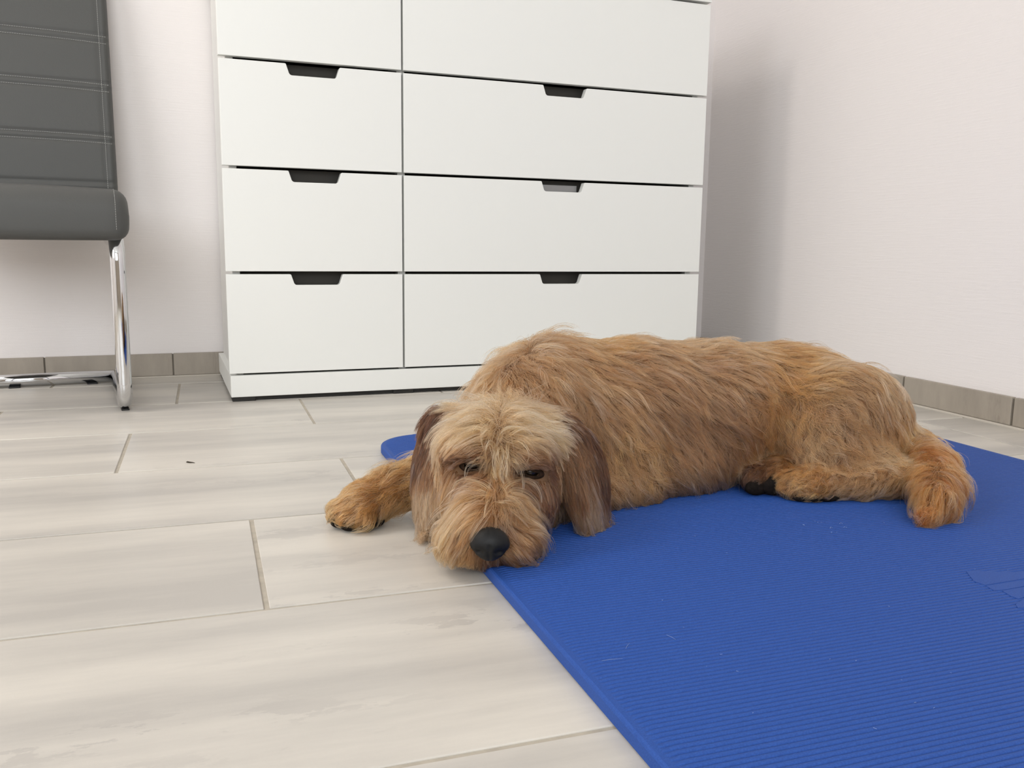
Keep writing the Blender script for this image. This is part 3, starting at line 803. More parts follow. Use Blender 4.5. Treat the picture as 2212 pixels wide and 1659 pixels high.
# ------------------------------------------------------------------ the coat: hair curves combed along guides (place, flow, length, lift, wave, clump, colour)
GUIDES = [
    (0, 0.271, -0.921, 0.1816, -0.732, 0.173, -0.659, 0.045, 0.45, 0.25, 0.55, 205, 160, 108, 1.0),
    (0, 0.3164, -0.8854, 0.201, -0.833, -0.031, -0.552, 0.045, 0.5, 0.25, 0.55, 205, 160, 108, 1.0),
    (0, 0.2652, -0.9854, 0.178, -0.782, -0.252, -0.57, 0.045, 0.4, 0.25, 0.55, 205, 160, 108, 1.0),
    (0, 0.3137, -0.9756, 0.1987, 0.443, -0.86, -0.252, 0.045, 0.4, 0.25, 0.6, 190, 146, 98, 1.0),
    (0, 0.366, -0.9318, 0.2165, 0.831, -0.551, -0.068, 0.042, 0.35, 0.2, 0.6, 190, 146, 98, 0.9),
    (0, 0.4453, -0.9151, 0.2155, 0.901, -0.432, -0.036, 0.04, 0.3, 0.15, 0.6, 206, 148, 84, 0.8),
    (0, 0.5004, -0.9493, 0.2144, 0.905, -0.403, -0.134, 0.036, 0.25, 0.12, 0.6, 190, 146, 98, 0.7),
    (0, 0.5779, -0.9469, 0.2104, 0.913, -0.407, -0.04, 0.034, 0.22, 0.1, 0.6, 205, 160, 108, 0.6),
    (0, 0.6387, -0.9733, 0.2049, 0.906, -0.334, -0.259, 0.034, 0.22, 0.1, 0.6, 205, 160, 108, 0.6),
    (0, 0.713, -0.9826, 0.1995, 0.893, -0.446, -0.058, 0.034, 0.22, 0.12, 0.6, 206, 148, 84, 0.6),
    (0, 0.7605, -1.0162, 0.1905, 0.88, -0.474, 0.023, 0.034, 0.22, 0.12, 0.6, 205, 160, 108, 0.6),
    (0, 0.7643, -1.0685, 0.1809, 0.781, -0.574, -0.248, 0.034, 0.2, 0.12, 0.6, 205, 160, 108, 0.6),
    (0, 0.7907, -1.0971, 0.1386, 0.525, -0.228, -0.82, 0.036, 0.2, 0.12, 0.6, 205, 160, 108, 0.6),
    (0, 0.8273, -1.0974, 0.1036, 0.36, 0.077, -0.93, 0.038, 0.2, 0.15, 0.6, 214, 162, 100, 0.7),
    (0, 0.3142, -1.0211, 0.1694, 0.329, -0.639, -0.695, 0.045, 0.35, 0.2, 0.6, 190, 146, 98, 0.9),
    (0, 0.3708, -0.9971, 0.1749, 0.572, -0.404, -0.714, 0.045, 0.3, 0.2, 0.65, 190, 146, 98, 0.8),
    (0, 0.4306, -0.9869, 0.177, 0.757, -0.523, -0.392, 0.042, 0.25, 0.15, 0.65, 190, 146, 98, 0.7),
    (0, 0.4886, -0.9968, 0.1822, 0.821, -0.427, -0.378, 0.04, 0.2, 0.12, 0.65, 186, 143, 98, 0.6),
    (0, 0.5604, -0.9996, 0.1796, 0.826, -0.46, -0.326, 0.038, 0.18, 0.1, 0.65, 186, 143, 98, 0.6),
    (0, 0.6174, -1.0165, 0.1731, 0.779, -0.407, -0.477, 0.038, 0.18, 0.1, 0.65, 190, 146, 98, 0.6),
    (0, 0.3972, -1.0141, 0.1334, 0.433, -0.312, -0.846, 0.045, 0.25, 0.2, 0.65, 190, 146, 98, 0.7),
    (0, 0.4494, -1.0194, 0.1313, 0.58, -0.266, -0.77, 0.042, 0.2, 0.15, 0.65, 190, 146, 98, 0.6),
    (0, 0.5126, -1.0203, 0.1341, 0.694, -0.114, -0.71, 0.042, 0.18, 0.12, 0.65, 186, 143, 98, 0.6),
    (0, 0.5738, -1.0281, 0.132, 0.641, -0.315, -0.7, 0.04, 0.18, 0.12, 0.65, 186, 143, 98, 0.6),
    (0, 0.6214, -1.0365, 0.1243, 0.541, -0.083, -0.837, 0.04, 0.18, 0.12, 0.65, 190, 146, 98, 0.6),
    (0, 0.5053, -1.0244, 0.0844, 0.437, -0.201, -0.877, 0.042, 0.2, 0.12, 0.65, 186, 143, 98, 0.6),
    (0, 0.5618, -1.0282, 0.0811, 0.48, -0.163, -0.862, 0.042, 0.2, 0.12, 0.65, 186, 143, 98, 0.6),
    (0, 0.6221, -1.0292, 0.0769, 0.412, 0.336, -0.847, 0.042, 0.2, 0.12, 0.65, 190, 146, 98, 0.6),
    (0, 0.525, -1.0314, 0.0394, 0.483, 0.182, -0.857, 0.042, 0.25, 0.15, 0.7, 184, 154, 116, 0.7),
    (0, 0.5817, -1.0249, 0.0361, 0.441, 0.422, -0.792, 0.045, 0.25, 0.15, 0.75, 184, 154, 116, 0.7),
    (0, 0.6126, -1.0351, 0.0394, -0.432, -0.29, -0.854, 0.05, 0.25, 0.15, 0.8, 205, 160, 108, 0.7),
    (0, 0.4202, -1.0238, 0.1091, 0.083, -0.265, -0.961, 0.035, 0.3, 0.45, 0.6, 214, 162, 100, 1.1),
    (0, 0.4581, -1.0311, 0.0956, 0.251, -0.341, -0.906, 0.038, 0.28, 0.4, 0.6, 214, 162, 100, 1.0),
    (0, 0.4229, -1.0343, 0.0678, 0.059, -0.33, -0.942, 0.038, 0.3, 0.45, 0.6, 205, 160, 108, 1.1),
    (0, 0.4602, -1.0426, 0.0543, 0.265, -0.35, -0.899, 0.038, 0.3, 0.4, 0.6, 214, 162, 100, 1.0),
    (0, 0.4093, -1.0489, 0.0355, 0.308, 0.035, -0.951, 0.04, 0.3, 0.3, 0.65, 205, 160, 108, 1.0),
    (0, 0.4607, -1.0437, 0.0261, 0.542, 0.357, -0.761, 0.036, 0.3, 0.3, 0.65, 205, 160, 108, 0.9),
    (0, 0.682, -1.0144, 0.17, 0.457, -0.583, -0.672, 0.036, 0.25, 0.4, 0.6, 206, 148, 84, 0.8),
    (0, 0.712, -1.0467, 0.1669, 0.471, -0.882, 0.006, 0.036, 0.22, 0.32, 0.6, 214, 162, 100, 0.7),
    (0, 0.746, -1.0822, 0.1578, 0.624, -0.542, -0.562, 0.036, 0.22, 0.32, 0.6, 205, 160, 108, 0.7),
    (0, 0.6553, -1.0316, 0.1345, -0.171, -0.253, -0.952, 0.036, 0.3, 0.56, 0.6, 206, 148, 84, 0.9),
    (0, 0.684, -1.0456, 0.1289, -0.155, -0.4, -0.903, 0.04, 0.3, 0.8, 0.6, 214, 162, 100, 1.0),
    (0, 0.71, -1.0808, 0.1273, 0.176, -0.561, -0.809, 0.042, 0.28, 0.8, 0.6, 205, 160, 108, 1.0),
    (0, 0.7514, -1.0982, 0.1152, 0.541, -0.211, -0.814, 0.042, 0.22, 0.48, 0.6, 205, 160, 108, 0.8),
    (0, 0.6728, -1.0337, 0.0875, 0.299, 0.074, -0.951, 0.045, 0.3, 0.8, 0.65, 190, 146, 98, 1.0),
    (0, 0.688, -1.0735, 0.0884, 0.022, -0.202, -0.979, 0.05, 0.3, 0.96, 0.65, 222, 182, 130, 1.1),
    (0, 0.7207, -1.0999, 0.0854, 0.198, -0.222, -0.955, 0.048, 0.28, 0.88, 0.65, 205, 160, 108, 1.0),
    (0, 0.7698, -1.1083, 0.0772, 0.523, -0.375, -0.766, 0.042, 0.22, 0.48, 0.65, 222, 182, 130, 0.8),
    (0, 0.6784, -1.0495, 0.0574, -0.236, -0.77, -0.592, 0.035, 0.25, 0.8, 0.65, 150, 108, 70, 1.0),
    (0, 0.7033, -1.0953, 0.0598, -0.063, -0.503, -0.862, 0.042, 0.28, 0.8, 0.65, 205, 160, 108, 1.0),
    (0, 0.7401, -1.1165, 0.0555, 0.013, -0.769, -0.64, 0.036, 0.28, 0.8, 0.65, 205, 160, 108, 1.0),
    (0, 0.8166, -1.1033, 0.0692, 0.537, -0.379, -0.754, 0.04, 0.15, 0.19, 0.7, 228, 198, 152, 0.5),
    (0, 0.8437, -1.0959, 0.0822, 0.242, -0.833, -0.498, 0.04, 0.15, 0.19, 0.7, 228, 198, 152, 0.5),
    (0, 0.7783, -1.1223, 0.0603, 0.492, -0.719, -0.492, 0.036, 0.18, 0.24, 0.7, 222, 182, 130, 0.6),
    (1, 0.2509, -1.0238, 0.1625, 0.641, 0.753, 0.151, 0.042, 0.65, 0.2, 0.6, 222, 188, 138, 0.9),
    (1, 0.2424, -0.9267, 0.1439, 0.429, 0.32, 0.845, 0.052, 0.6, 0.2, 0.6, 222, 188, 138, 0.8),
    (1, 0.2966, -1.0331, 0.1593, 0.973, 0.221, 0.064, 0.042, 0.5, 0.2, 0.6, 222, 188, 138, 0.8),
    (1, 0.2163, -1.0855, 0.1547, -0.887, 0.453, -0.087, 0.05, 0.7, 0.15, 0.7, 222, 188, 138, 0.6),
    (1, 0.2399, -1.0914, 0.1544, 0.957, -0.235, -0.171, 0.05, 0.7, 0.15, 0.7, 222, 188, 138, 0.6),
    (1, 0.1946, -1.083, 0.1474, -0.886, 0.297, -0.355, 0.055, 0.5, 0.12, 0.7, 222, 188, 138, 0.5),
    (1, 0.2566, -1.1005, 0.147, 0.817, -0.313, -0.484, 0.055, 0.5, 0.12, 0.7, 222, 188, 138, 0.5),
    (1, 0.1803, -1.04, 0.1511, -0.863, 0.332, -0.38, 0.05, 0.5, 0.15, 0.7, 222, 188, 138, 0.6),
    (1, 0.1791, -1.0528, 0.1425, -0.722, 0.077, -0.688, 0.036, 0.3, 0.12, 0.7, 196, 156, 108, 0.5),
    (1, 0.2913, -1.0887, 0.1424, 0.429, -0.903, -0.017, 0.036, 0.3, 0.12, 0.7, 222, 188, 138, 0.5),
    (1, 0.1654, -1.0605, 0.1173, -0.267, -0.139, -0.953, 0.03, 0.08, 0.12, 0.7, 196, 156, 108, 0.5),
    (1, 0.2963, -1.1057, 0.1122, 0.222, 0.074, -0.972, 0.032, 0.2, 0.12, 0.7, 196, 156, 108, 0.5),
    (1, 0.1992, -1.1101, 0.1392, -0.966, 0.082, -0.245, 0.05, 0.55, 0.15, 0.7, 222, 188, 138, 0.5),
    (1, 0.2329, -1.1244, 0.1372, 0.788, -0.557, -0.262, 0.05, 0.55, 0.15, 0.7, 222, 188, 138, 0.5),
    (1, 0.1729, -1.1152, 0.1299, -0.948, 0.13, -0.292, 0.026, 0.3, 0.1, 0.7, 190, 146, 98, 0.4),
    (1, 0.2542, -1.1412, 0.1245, 0.733, -0.143, -0.665, 0.026, 0.3, 0.1, 0.7, 190, 146, 98, 0.4),
    (1, 0.1869, -1.122, 0.1241, -0.905, 0.236, 0.355, 0.012, 0.3, 0.1, 0.5, 150, 108, 70, 0.3),
    (1, 0.2338, -1.1435, 0.1202, 0.912, -0.268, 0.309, 0.012, 0.3, 0.1, 0.5, 150, 108, 70, 0.3),
    (1, 0.1671, -1.1166, 0.1181, -0.911, 0.365, -0.191, 0.01, 0.15, 0.05, 0.5, 96, 70, 50, 0.3),
    (1, 0.2631, -1.1384, 0.1071, 0.939, 0.344, -0.031, 0.01, 0.15, 0.05, 0.5, 96, 70, 50, 0.3),
    (1, 0.179, -1.1168, 0.1012, -0.913, -0.286, -0.29, 0.01, 0.12, 0.05, 0.5, 96, 70, 50, 0.3),
    (1, 0.2451, -1.1416, 0.0933, 0.569, -0.766, -0.301, 0.01, 0.12, 0.05, 0.5, 96, 70, 50, 0.3),
    (1, 0.1945, -1.1163, 0.1089, -0.322, -0.121, -0.939, 0.01, 0.12, 0.05, 0.5, 96, 70, 50, 0.3),
    (1, 0.2338, -1.1304, 0.1011, 0.151, -0.198, -0.968, 0.01, 0.12, 0.05, 0.5, 96, 70, 50, 0.3),
    (1, 0.211, -1.1312, 0.1217, -0.182, -0.484, -0.856, 0.035, 0.5, 0.2, 0.7, 222, 188, 138, 0.6),
    (1, 0.205, -1.1477, 0.1, -0.056, -0.869, -0.492, 0.026, 0.35, 0.15, 0.6, 190, 146, 98, 0.5),
    (1, 0.192, -1.1312, 0.1021, -0.929, 0.029, -0.369, 0.024, 0.25, 0.1, 0.6, 150, 108, 70, 0.5),
    (1, 0.227, -1.1406, 0.0963, 0.646, -0.505, -0.572, 0.024, 0.25, 0.1, 0.6, 150, 108, 70, 0.5),
    (1, 0.166, -1.1117, 0.0941, -0.268, 0.216, -0.939, 0.034, 0.2, 0.12, 0.65, 196, 156, 108, 0.5),
    (1, 0.256, -1.1454, 0.0869, 0.321, -0.236, -0.917, 0.03, 0.15, 0.12, 0.65, 150, 108, 70, 0.5),
    (1, 0.1577, -1.0949, 0.0661, -0.036, -0.169, -0.985, 0.034, 0.08, 0.12, 0.65, 196, 156, 108, 0.5),
    (1, 0.2758, -1.1342, 0.0603, -0.174, -0.015, -0.985, 0.036, 0.12, 0.12, 0.65, 150, 108, 70, 0.5),
    (1, 0.1798, -1.1703, 0.0876, -0.964, 0.174, -0.202, 0.045, 0.55, 0.1, 0.7, 205, 160, 108, 0.4),
    (1, 0.2036, -1.173, 0.0846, 0.776, -0.192, -0.601, 0.045, 0.55, 0.1, 0.7, 205, 160, 108, 0.4),
    (1, 0.1723, -1.1871, 0.0754, -0.968, 0.123, -0.218, 0.042, 0.4, 0.08, 0.7, 205, 160, 108, 0.4),
    (1, 0.1961, -1.186, 0.0727, 0.75, -0.075, -0.657, 0.042, 0.4, 0.08, 0.7, 205, 160, 108, 0.4),
    (1, 0.1762, -1.198, 0.0632, -0.513, -0.333, -0.791, 0.012, 0.3, 0.05, 0.5, 140, 104, 72, 0.4),
    (1, 0.1841, -1.1976, 0.0623, 0.371, -0.275, -0.887, 0.012, 0.3, 0.05, 0.5, 140, 104, 72, 0.4),
    (1, 0.1604, -1.1617, 0.0768, -0.583, 0.17, -0.794, 0.045, 0.3, 0.1, 0.7, 222, 188, 138, 0.4),
    (1, 0.2306, -1.1602, 0.0669, 0.341, -0.09, -0.936, 0.045, 0.3, 0.1, 0.7, 222, 188, 138, 0.4),
    (1, 0.1481, -1.1677, 0.0569, -0.557, -0.035, -0.829, 0.038, 0.25, 0.1, 0.7, 222, 188, 138, 0.45),
    (1, 0.231, -1.1797, 0.0517, 0.568, -0.384, -0.728, 0.045, 0.25, 0.1, 0.7, 196, 156, 108, 0.45),
    (1, 0.1545, -1.1872, 0.0522, -0.379, 0.443, -0.812, 0.035, 0.25, 0.08, 0.65, 190, 146, 98, 0.4),
    (1, 0.2001, -1.1969, 0.0502, 0.67, -0.312, -0.674, 0.035, 0.25, 0.08, 0.65, 190, 146, 98, 0.4),
    (1, 0.1413, -1.1733, 0.034, -0.098, 0.497, -0.862, 0.038, 0.3, 0.1, 0.7, 222, 188, 138, 0.5),
    (1, 0.2241, -1.1969, 0.0373, 0.459, 0.288, -0.841, 0.04, 0.3, 0.1, 0.7, 196, 156, 108, 0.5),
    (1, 0.1583, -1.1839, 0.0304, -0.138, 0.606, -0.784, 0.025, 0.3, 0.1, 0.65, 196, 156, 108, 0.5),
    (1, 0.1971, -1.1985, 0.0308, 0.579, 0.03, -0.815, 0.028, 0.3, 0.1, 0.65, 190, 146, 98, 0.5),
    (1, 0.1809, -1.1821, 0.0168, 0.152, 0.797, -0.584, 0.015, 0.2, 0.05, 0.6, 96, 70, 50, 0.4),
    (1, 0.1574, -1.1657, 0.0159, 0.027, 0.926, -0.377, 0.014, 0.2, 0.05, 0.6, 96, 70, 50, 0.4),
    (1, 0.1793, -1.1864, 0.0221, 0.185, 0.51, -0.84, 0.008, 0.2, 0.05, 0.6, 96, 70, 50, 0.4),
    (2, 0.1746, -1.0072, 0.1517, -0.782, 0.178, -0.597, 0.036, 0.35, 0.1, 0.6, 76, 47, 25, 0.5),
    (2, 0.1588, -1.0081, 0.1261, -0.275, -0.04, -0.961, 0.026, 0.15, 0.08, 0.6, 76, 47, 25, 0.4),
    (2, 0.151, -1.0117, 0.0989, -0.272, -0.117, -0.955, 0.028, 0.15, 0.08, 0.65, 76, 47, 25, 0.4),
    (2, 0.1606, -1.0288, 0.1276, -0.262, -0.141, -0.955, 0.028, 0.15, 0.08, 0.65, 76, 47, 25, 0.4),
    (2, 0.1604, -1.0491, 0.1067, -0.206, -0.132, -0.97, 0.03, 0.15, 0.08, 0.65, 122, 86, 52, 0.4),
    (2, 0.1465, -1.0274, 0.0714, -0.131, -0.189, -0.973, 0.045, 0.12, 0.08, 0.7, 196, 170, 134, 0.4),
    (2, 0.1552, -1.0568, 0.0726, -0.064, -0.196, -0.979, 0.045, 0.12, 0.08, 0.7, 196, 170, 134, 0.4),
    (2, 0.1492, -1.0483, 0.0426, -0.041, -0.224, -0.974, 0.04, 0.1, 0.08, 0.7, 196, 170, 134, 0.4),
    (2, 0.1558, -1.0643, 0.0353, 0.229, 0.081, -0.97, 0.036, 0.1, 0.08, 0.7, 184, 154, 116, 0.4),
    (3, 0.3435, -1.0284, 0.1452, 0.39, -0.216, -0.895, 0.03, 0.2, 0.1, 0.6, 122, 86, 52, 0.5),
    (3, 0.3711, -1.02, 0.1239, 0.273, -0.011, -0.962, 0.026, 0.15, 0.08, 0.6, 76, 47, 25, 0.4),
    (3, 0.3953, -1.0202, 0.0946, 0.222, -0.076, -0.972, 0.028, 0.15, 0.08, 0.6, 76, 47, 25, 0.4),
    (3, 0.3204, -1.1054, 0.1159, 0.17, -0.353, -0.92, 0.03, 0.15, 0.08, 0.65, 122, 86, 52, 0.4),
    (3, 0.3468, -1.0964, 0.0977, 0.176, -0.266, -0.948, 0.03, 0.15, 0.08, 0.6, 76, 47, 25, 0.4),
    (3, 0.3342, -1.082, 0.1327, 0.604, -0.555, -0.572, 0.026, 0.15, 0.08, 0.6, 76, 47, 25, 0.4),
    (3, 0.3472, -1.103, 0.0792, 0.114, -0.229, -0.967, 0.035, 0.12, 0.08, 0.65, 76, 47, 25, 0.4),
    (3, 0.3068, -1.1231, 0.0821, 0.06, -0.235, -0.97, 0.045, 0.12, 0.08, 0.7, 122, 86, 52, 0.4),
    (3, 0.3347, -1.1171, 0.0554, 0.053, -0.131, -0.99, 0.06, 0.1, 0.1, 0.75, 196, 170, 134, 0.4),
    (3, 0.3066, -1.1253, 0.0492, 0.248, -0.17, -0.954, 0.06, 0.1, 0.1, 0.75, 196, 170, 134, 0.4),
    (3, 0.3281, -1.117, 0.073, 0.061, -0.21, -0.976, 0.055, 0.12, 0.1, 0.75, 196, 170, 134, 0.5),
    (3, 0.3206, -1.0708, 0.0202, -0.281, 0.49, -0.826, 0.05, 0.1, 0.1, 0.75, 184, 154, 116, 0.4),
    (4, 0.1504, -0.947, 0.0718, -0.972, 0.106, -0.209, 0.034, 0.42, 0.25, 0.6, 214, 162, 100, 0.9),
    (4, 0.1299, -0.9676, 0.0574, -0.838, -0.246, -0.486, 0.034, 0.42, 0.3, 0.6, 206, 148, 84, 0.9),
    (4, 0.1012, -0.9638, 0.053, -0.987, -0.068, -0.145, 0.03, 0.42, 0.3, 0.6, 206, 148, 84, 0.9),
    (4, 0.0782, -0.9618, 0.0456, -0.802, 0.171, -0.572, 0.025, 0.37, 0.2, 0.6, 214, 162, 100, 0.8),
    (4, 0.059, -0.939, 0.026, -0.751, 0.148, -0.644, 0.018, 0.32, 0.15, 0.6, 214, 162, 100, 0.6),
    (4, 0.0645, -0.9716, 0.0259, -0.756, 0.048, -0.653, 0.018, 0.32, 0.15, 0.6, 206, 148, 84, 0.6),
    (4, 0.0915, -0.9804, 0.0317, -0.611, -0.405, -0.68, 0.023, 0.37, 0.2, 0.6, 206, 148, 84, 0.8),
    (4, 0.1159, -0.9756, 0.0309, -0.31, -0.114, -0.944, 0.029, 0.37, 0.2, 0.6, 206, 148, 84, 0.9),
    (5, 0.6504, -1.0812, 0.0413, -0.699, 0.283, -0.657, 0.02, 0.3, 0.5, 0.55, 206, 148, 84, 1.0),
    (5, 0.6573, -1.0973, 0.032, -0.609, 0.348, -0.713, 0.02, 0.3, 0.5, 0.55, 214, 162, 100, 1.0),
    (5, 0.6869, -1.1068, 0.0447, -0.973, 0.082, -0.218, 0.022, 0.3, 0.5, 0.55, 206, 148, 84, 1.0),
    (5, 0.7231, -1.1195, 0.0384, -0.798, 0.399, -0.452, 0.024, 0.3, 0.5, 0.55, 205, 160, 108, 1.0),
    (5, 0.7626, -1.1292, 0.031, -0.848, 0.288, -0.445, 0.024, 0.3, 0.45, 0.55, 205, 160, 108, 1.0),
    (5, 0.6226, -1.0527, 0.0397, -0.592, -0.128, -0.796, 0.014, 0.2, 0.2, 0.5, 96, 70, 50, 0.6),
    (5, 0.6114, -1.0372, 0.0334, 0.09, 0.092, -0.992, 0.014, 0.2, 0.2, 0.5, 96, 70, 50, 0.6),
    (6, 0.8779, -1.0909, 0.0922, 0.626, -0.624, -0.467, 0.033, 0.37, 0.15, 0.6, 206, 148, 84, 0.7),
    (6, 0.8414, -1.1512, 0.0783, 0.309, -0.904, -0.294, 0.035, 0.42, 0.15, 0.6, 186, 122, 66, 0.7),
    (6, 0.8026, -1.1619, 0.0679, -0.783, 0.34, -0.52, 0.037, 0.37, 0.15, 0.65, 206, 148, 84, 0.7),
    (6, 0.8172, -1.1979, 0.0631, 0.293, -0.623, -0.726, 0.037, 0.47, 0.15, 0.6, 186, 122, 66, 0.8),
    (6, 0.7772, -1.1777, 0.0427, -0.161, -0.134, -0.978, 0.04, 0.34, 0.12, 0.7, 206, 148, 84, 0.6),
    (6, 0.7685, -1.222, 0.0553, -0.606, -0.646, -0.463, 0.04, 0.37, 0.12, 0.7, 206, 148, 84, 0.6),
    (6, 0.7854, -1.2291, 0.0437, 0.143, -0.334, -0.932, 0.037, 0.42, 0.12, 0.65, 186, 122, 66, 0.7),
    (6, 0.7552, -1.203, 0.0287, 0.03, -0.51, -0.86, 0.04, 0.32, 0.1, 0.7, 206, 148, 84, 0.5),
    (6, 0.7401, -1.237, 0.0325, -0.592, 0.103, -0.799, 0.042, 0.32, 0.1, 0.7, 186, 122, 66, 0.5),
    (6, 0.7397, -1.2293, 0.0236, -0.886, -0.125, 0.446, 0.04, 0.32, 0.1, 0.75, 186, 122, 66, 0.5),
    (0, 0.45, -0.8, 0.15, 0.8, 0.3, -0.5, 0.04, 0.25, 0.12, 0.6, 190, 146, 98, 0.6),
    (0, 0.62, -0.82, 0.15, 0.8, 0.3, -0.5, 0.04, 0.25, 0.12, 0.6, 190, 146, 98, 0.6),
    (0, 0.78, -0.86, 0.12, 0.8, 0.3, -0.5, 0.04, 0.25, 0.12, 0.6, 190, 146, 98, 0.6),
    (0, 0.45, -0.79, 0.05, 0.5, 0.2, -0.8, 0.04, 0.25, 0.12, 0.6, 190, 146, 98, 0.6),
    (0, 0.7, -0.83, 0.05, 0.5, 0.2, -0.8, 0.04, 0.25, 0.12, 0.6, 190, 146, 98, 0.6),
    (0, 0.28, -0.93, 0.06, -0.3, 0.3, -0.8, 0.04, 0.3, 0.12, 0.6, 205, 160, 108, 0.7),
    (2, 0.16, -1.0, 0.08, 0, 0.1, -1, 0.03, 0.15, 0.08, 0.6, 76, 47, 25, 0.4),
    (3, 0.33, -1.04, 0.08, 0.1, 0.1, -1, 0.03, 0.15, 0.08, 0.6, 76, 47, 25, 0.4),
    (4, 0.2, -0.92, 0.04, -0.6, 0.3, -0.5, 0.03, 0.3, 0.2, 0.6, 206, 148, 84, 0.8),
    (6, 0.9, -1.03, 0.08, 0.4, 0.3, -0.8, 0.03, 0.3, 0.15, 0.6, 186, 122, 66, 0.7),
]
GROUP_OF = np.array([0, 0, 1, 1, 2, 3, 4, 0, 0, 5, 6])
FUR = {0: ('coat', 105000), 1: ('head_fur', 52000), 2: ('ear_fur', 15000), 3: ('ear_fur', 17000), 4: ('foreleg_fur', 13000), 5: ('hind_foot_fur', 11000), 6: ('tail_fur', 20000)}
NPT = 8
R_ = np.random.default_rng(11)
def hair_material():
    m = bpy.data.materials.new('wiry_dog_hair'); m.use_nodes = True; nt = m.node_tree
    nt.nodes.clear()
    out = N(nt, 'ShaderNodeOutputMaterial'); h = N(nt, 'ShaderNodeBsdfHairPrincipled'); h.parametrization = 'COLOR'
    at = N(nt, 'ShaderNodeAttribute', attribute_name='hair_colour'); at.attribute_type = 'GEOMETRY'
    hi = N(nt, 'ShaderNodeHairInfo')
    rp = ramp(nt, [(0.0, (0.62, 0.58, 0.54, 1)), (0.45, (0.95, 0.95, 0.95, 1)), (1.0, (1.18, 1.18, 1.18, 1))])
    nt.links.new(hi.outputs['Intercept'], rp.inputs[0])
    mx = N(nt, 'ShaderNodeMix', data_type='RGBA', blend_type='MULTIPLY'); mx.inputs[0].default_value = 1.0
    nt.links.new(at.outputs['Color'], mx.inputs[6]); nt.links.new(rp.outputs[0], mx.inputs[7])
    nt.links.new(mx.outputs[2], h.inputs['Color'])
    h.inputs['Roughness'].default_value = 0.42; h.inputs['Radial Roughness'].default_value = 0.55
    h.inputs['Coat'].default_value = 0.0; h.inputs['IOR'].default_value = 1.45; h.inputs['Random Roughness'].default_value = 0.2
    nt.links.new(h.outputs[0], out.inputs[0])
    return m
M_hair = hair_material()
def add_curves(name, pts, rad, col, label=None):
    """pts (n, k, 3) world coordinates, rad (n, k), col (n, 3)"""
    n, k, _ = pts.shape
    cu = bpy.data.hair_curves.new(name); cu.add_curves([k]*n)
    cu.attributes['position'].data.foreach_set('vector', (pts-OFF).astype(np.float32).ravel())
    ra = cu.attributes.get('radius') or cu.attributes.new('radius', 'FLOAT', 'POINT')
    ra.data.foreach_set('value', rad.astype(np.float32).ravel())
    ca = cu.attributes.new('hair_colour', 'FLOAT_COLOR', 'CURVE')
    ca.data.foreach_set('color', np.concatenate([col, np.ones((n, 1))], 1).astype(np.float32).ravel())
    cu.materials.append(M_hair)
    o = bpy.data.objects.new(name, cu); COL.objects.link(o); o.parent = dog
    o['kind'] = 'stuff'
    if label: o['label'] = label
    return o
def smooth_noise(P, f, seed, m=5):
    r = np.random.default_rng(seed); out = np.zeros((len(P), 3))
    for _ in range(m):
        w = r.normal(size=(3, 3)); w /= np.linalg.norm(w, axis=0); ph = r.uniform(0, 6.28, 3)
        out += np.sin(P @ (w*f*r.uniform(.6, 1.6)) + ph)
    return out/math.sqrt(m)
def norm(v): return v/np.maximum(np.linalg.norm(v, axis=-1, keepdims=True), 1e-9)
def lin(c):
    c = np.asarray(c, float)/255
    return np.where(c <= .04045, c/12.92, ((c+.055)/1.055)**2.4)
# triangles of the body surface
TV = np.concatenate([BF[:, [0, 1, 2]], BF[:, [0, 2, 3]]]); TA, TB, TC = BV[TV[:, 0]], BV[TV[:, 1]], BV[TV[:, 2]]
TN = np.cross(TB-TA, TC-TA); TAREA = np.linalg.norm(TN, axis=1)*.5
CEN = (TA+TB+TC)/3
_, TREG = sdf_eval(CEN); TGRP = GROUP_OF[TREG]
low = (CEN[:, 2] < ground(CEN[:, 0], CEN[:, 1])+0.004)
bare = np.zeros(len(CEN), bool)
for c, _t in EYES:
    bare |= np.linalg.norm((CEN-np.array(c))*np.array((.8, .8, 1.25)), axis=1) < 0.0165
nd = CEN-np.array(NOSE_C)
bare |= np.linalg.norm(nd, axis=1) < 0.020
GARR = {k: np.array([g for g in ([x[1:] for x in GUIDES if x[0] == k])], float) for k in range(7)}
def guide_mix(G, P):
    """inverse-distance blend of guides at P"""
    out = np.zeros((len(P), G.shape[1]-3))
    for s in range(0, len(P), 20000):
        d2 = ((P[s:s+20000, None, :]-G[None, :, :3])**2).sum(2)
        w = 1/(d2+2.5e-5)**1.8; w /= w.sum(1, keepdims=True)
        out[s:s+20000] = w @ G[:, 3:]
    return out
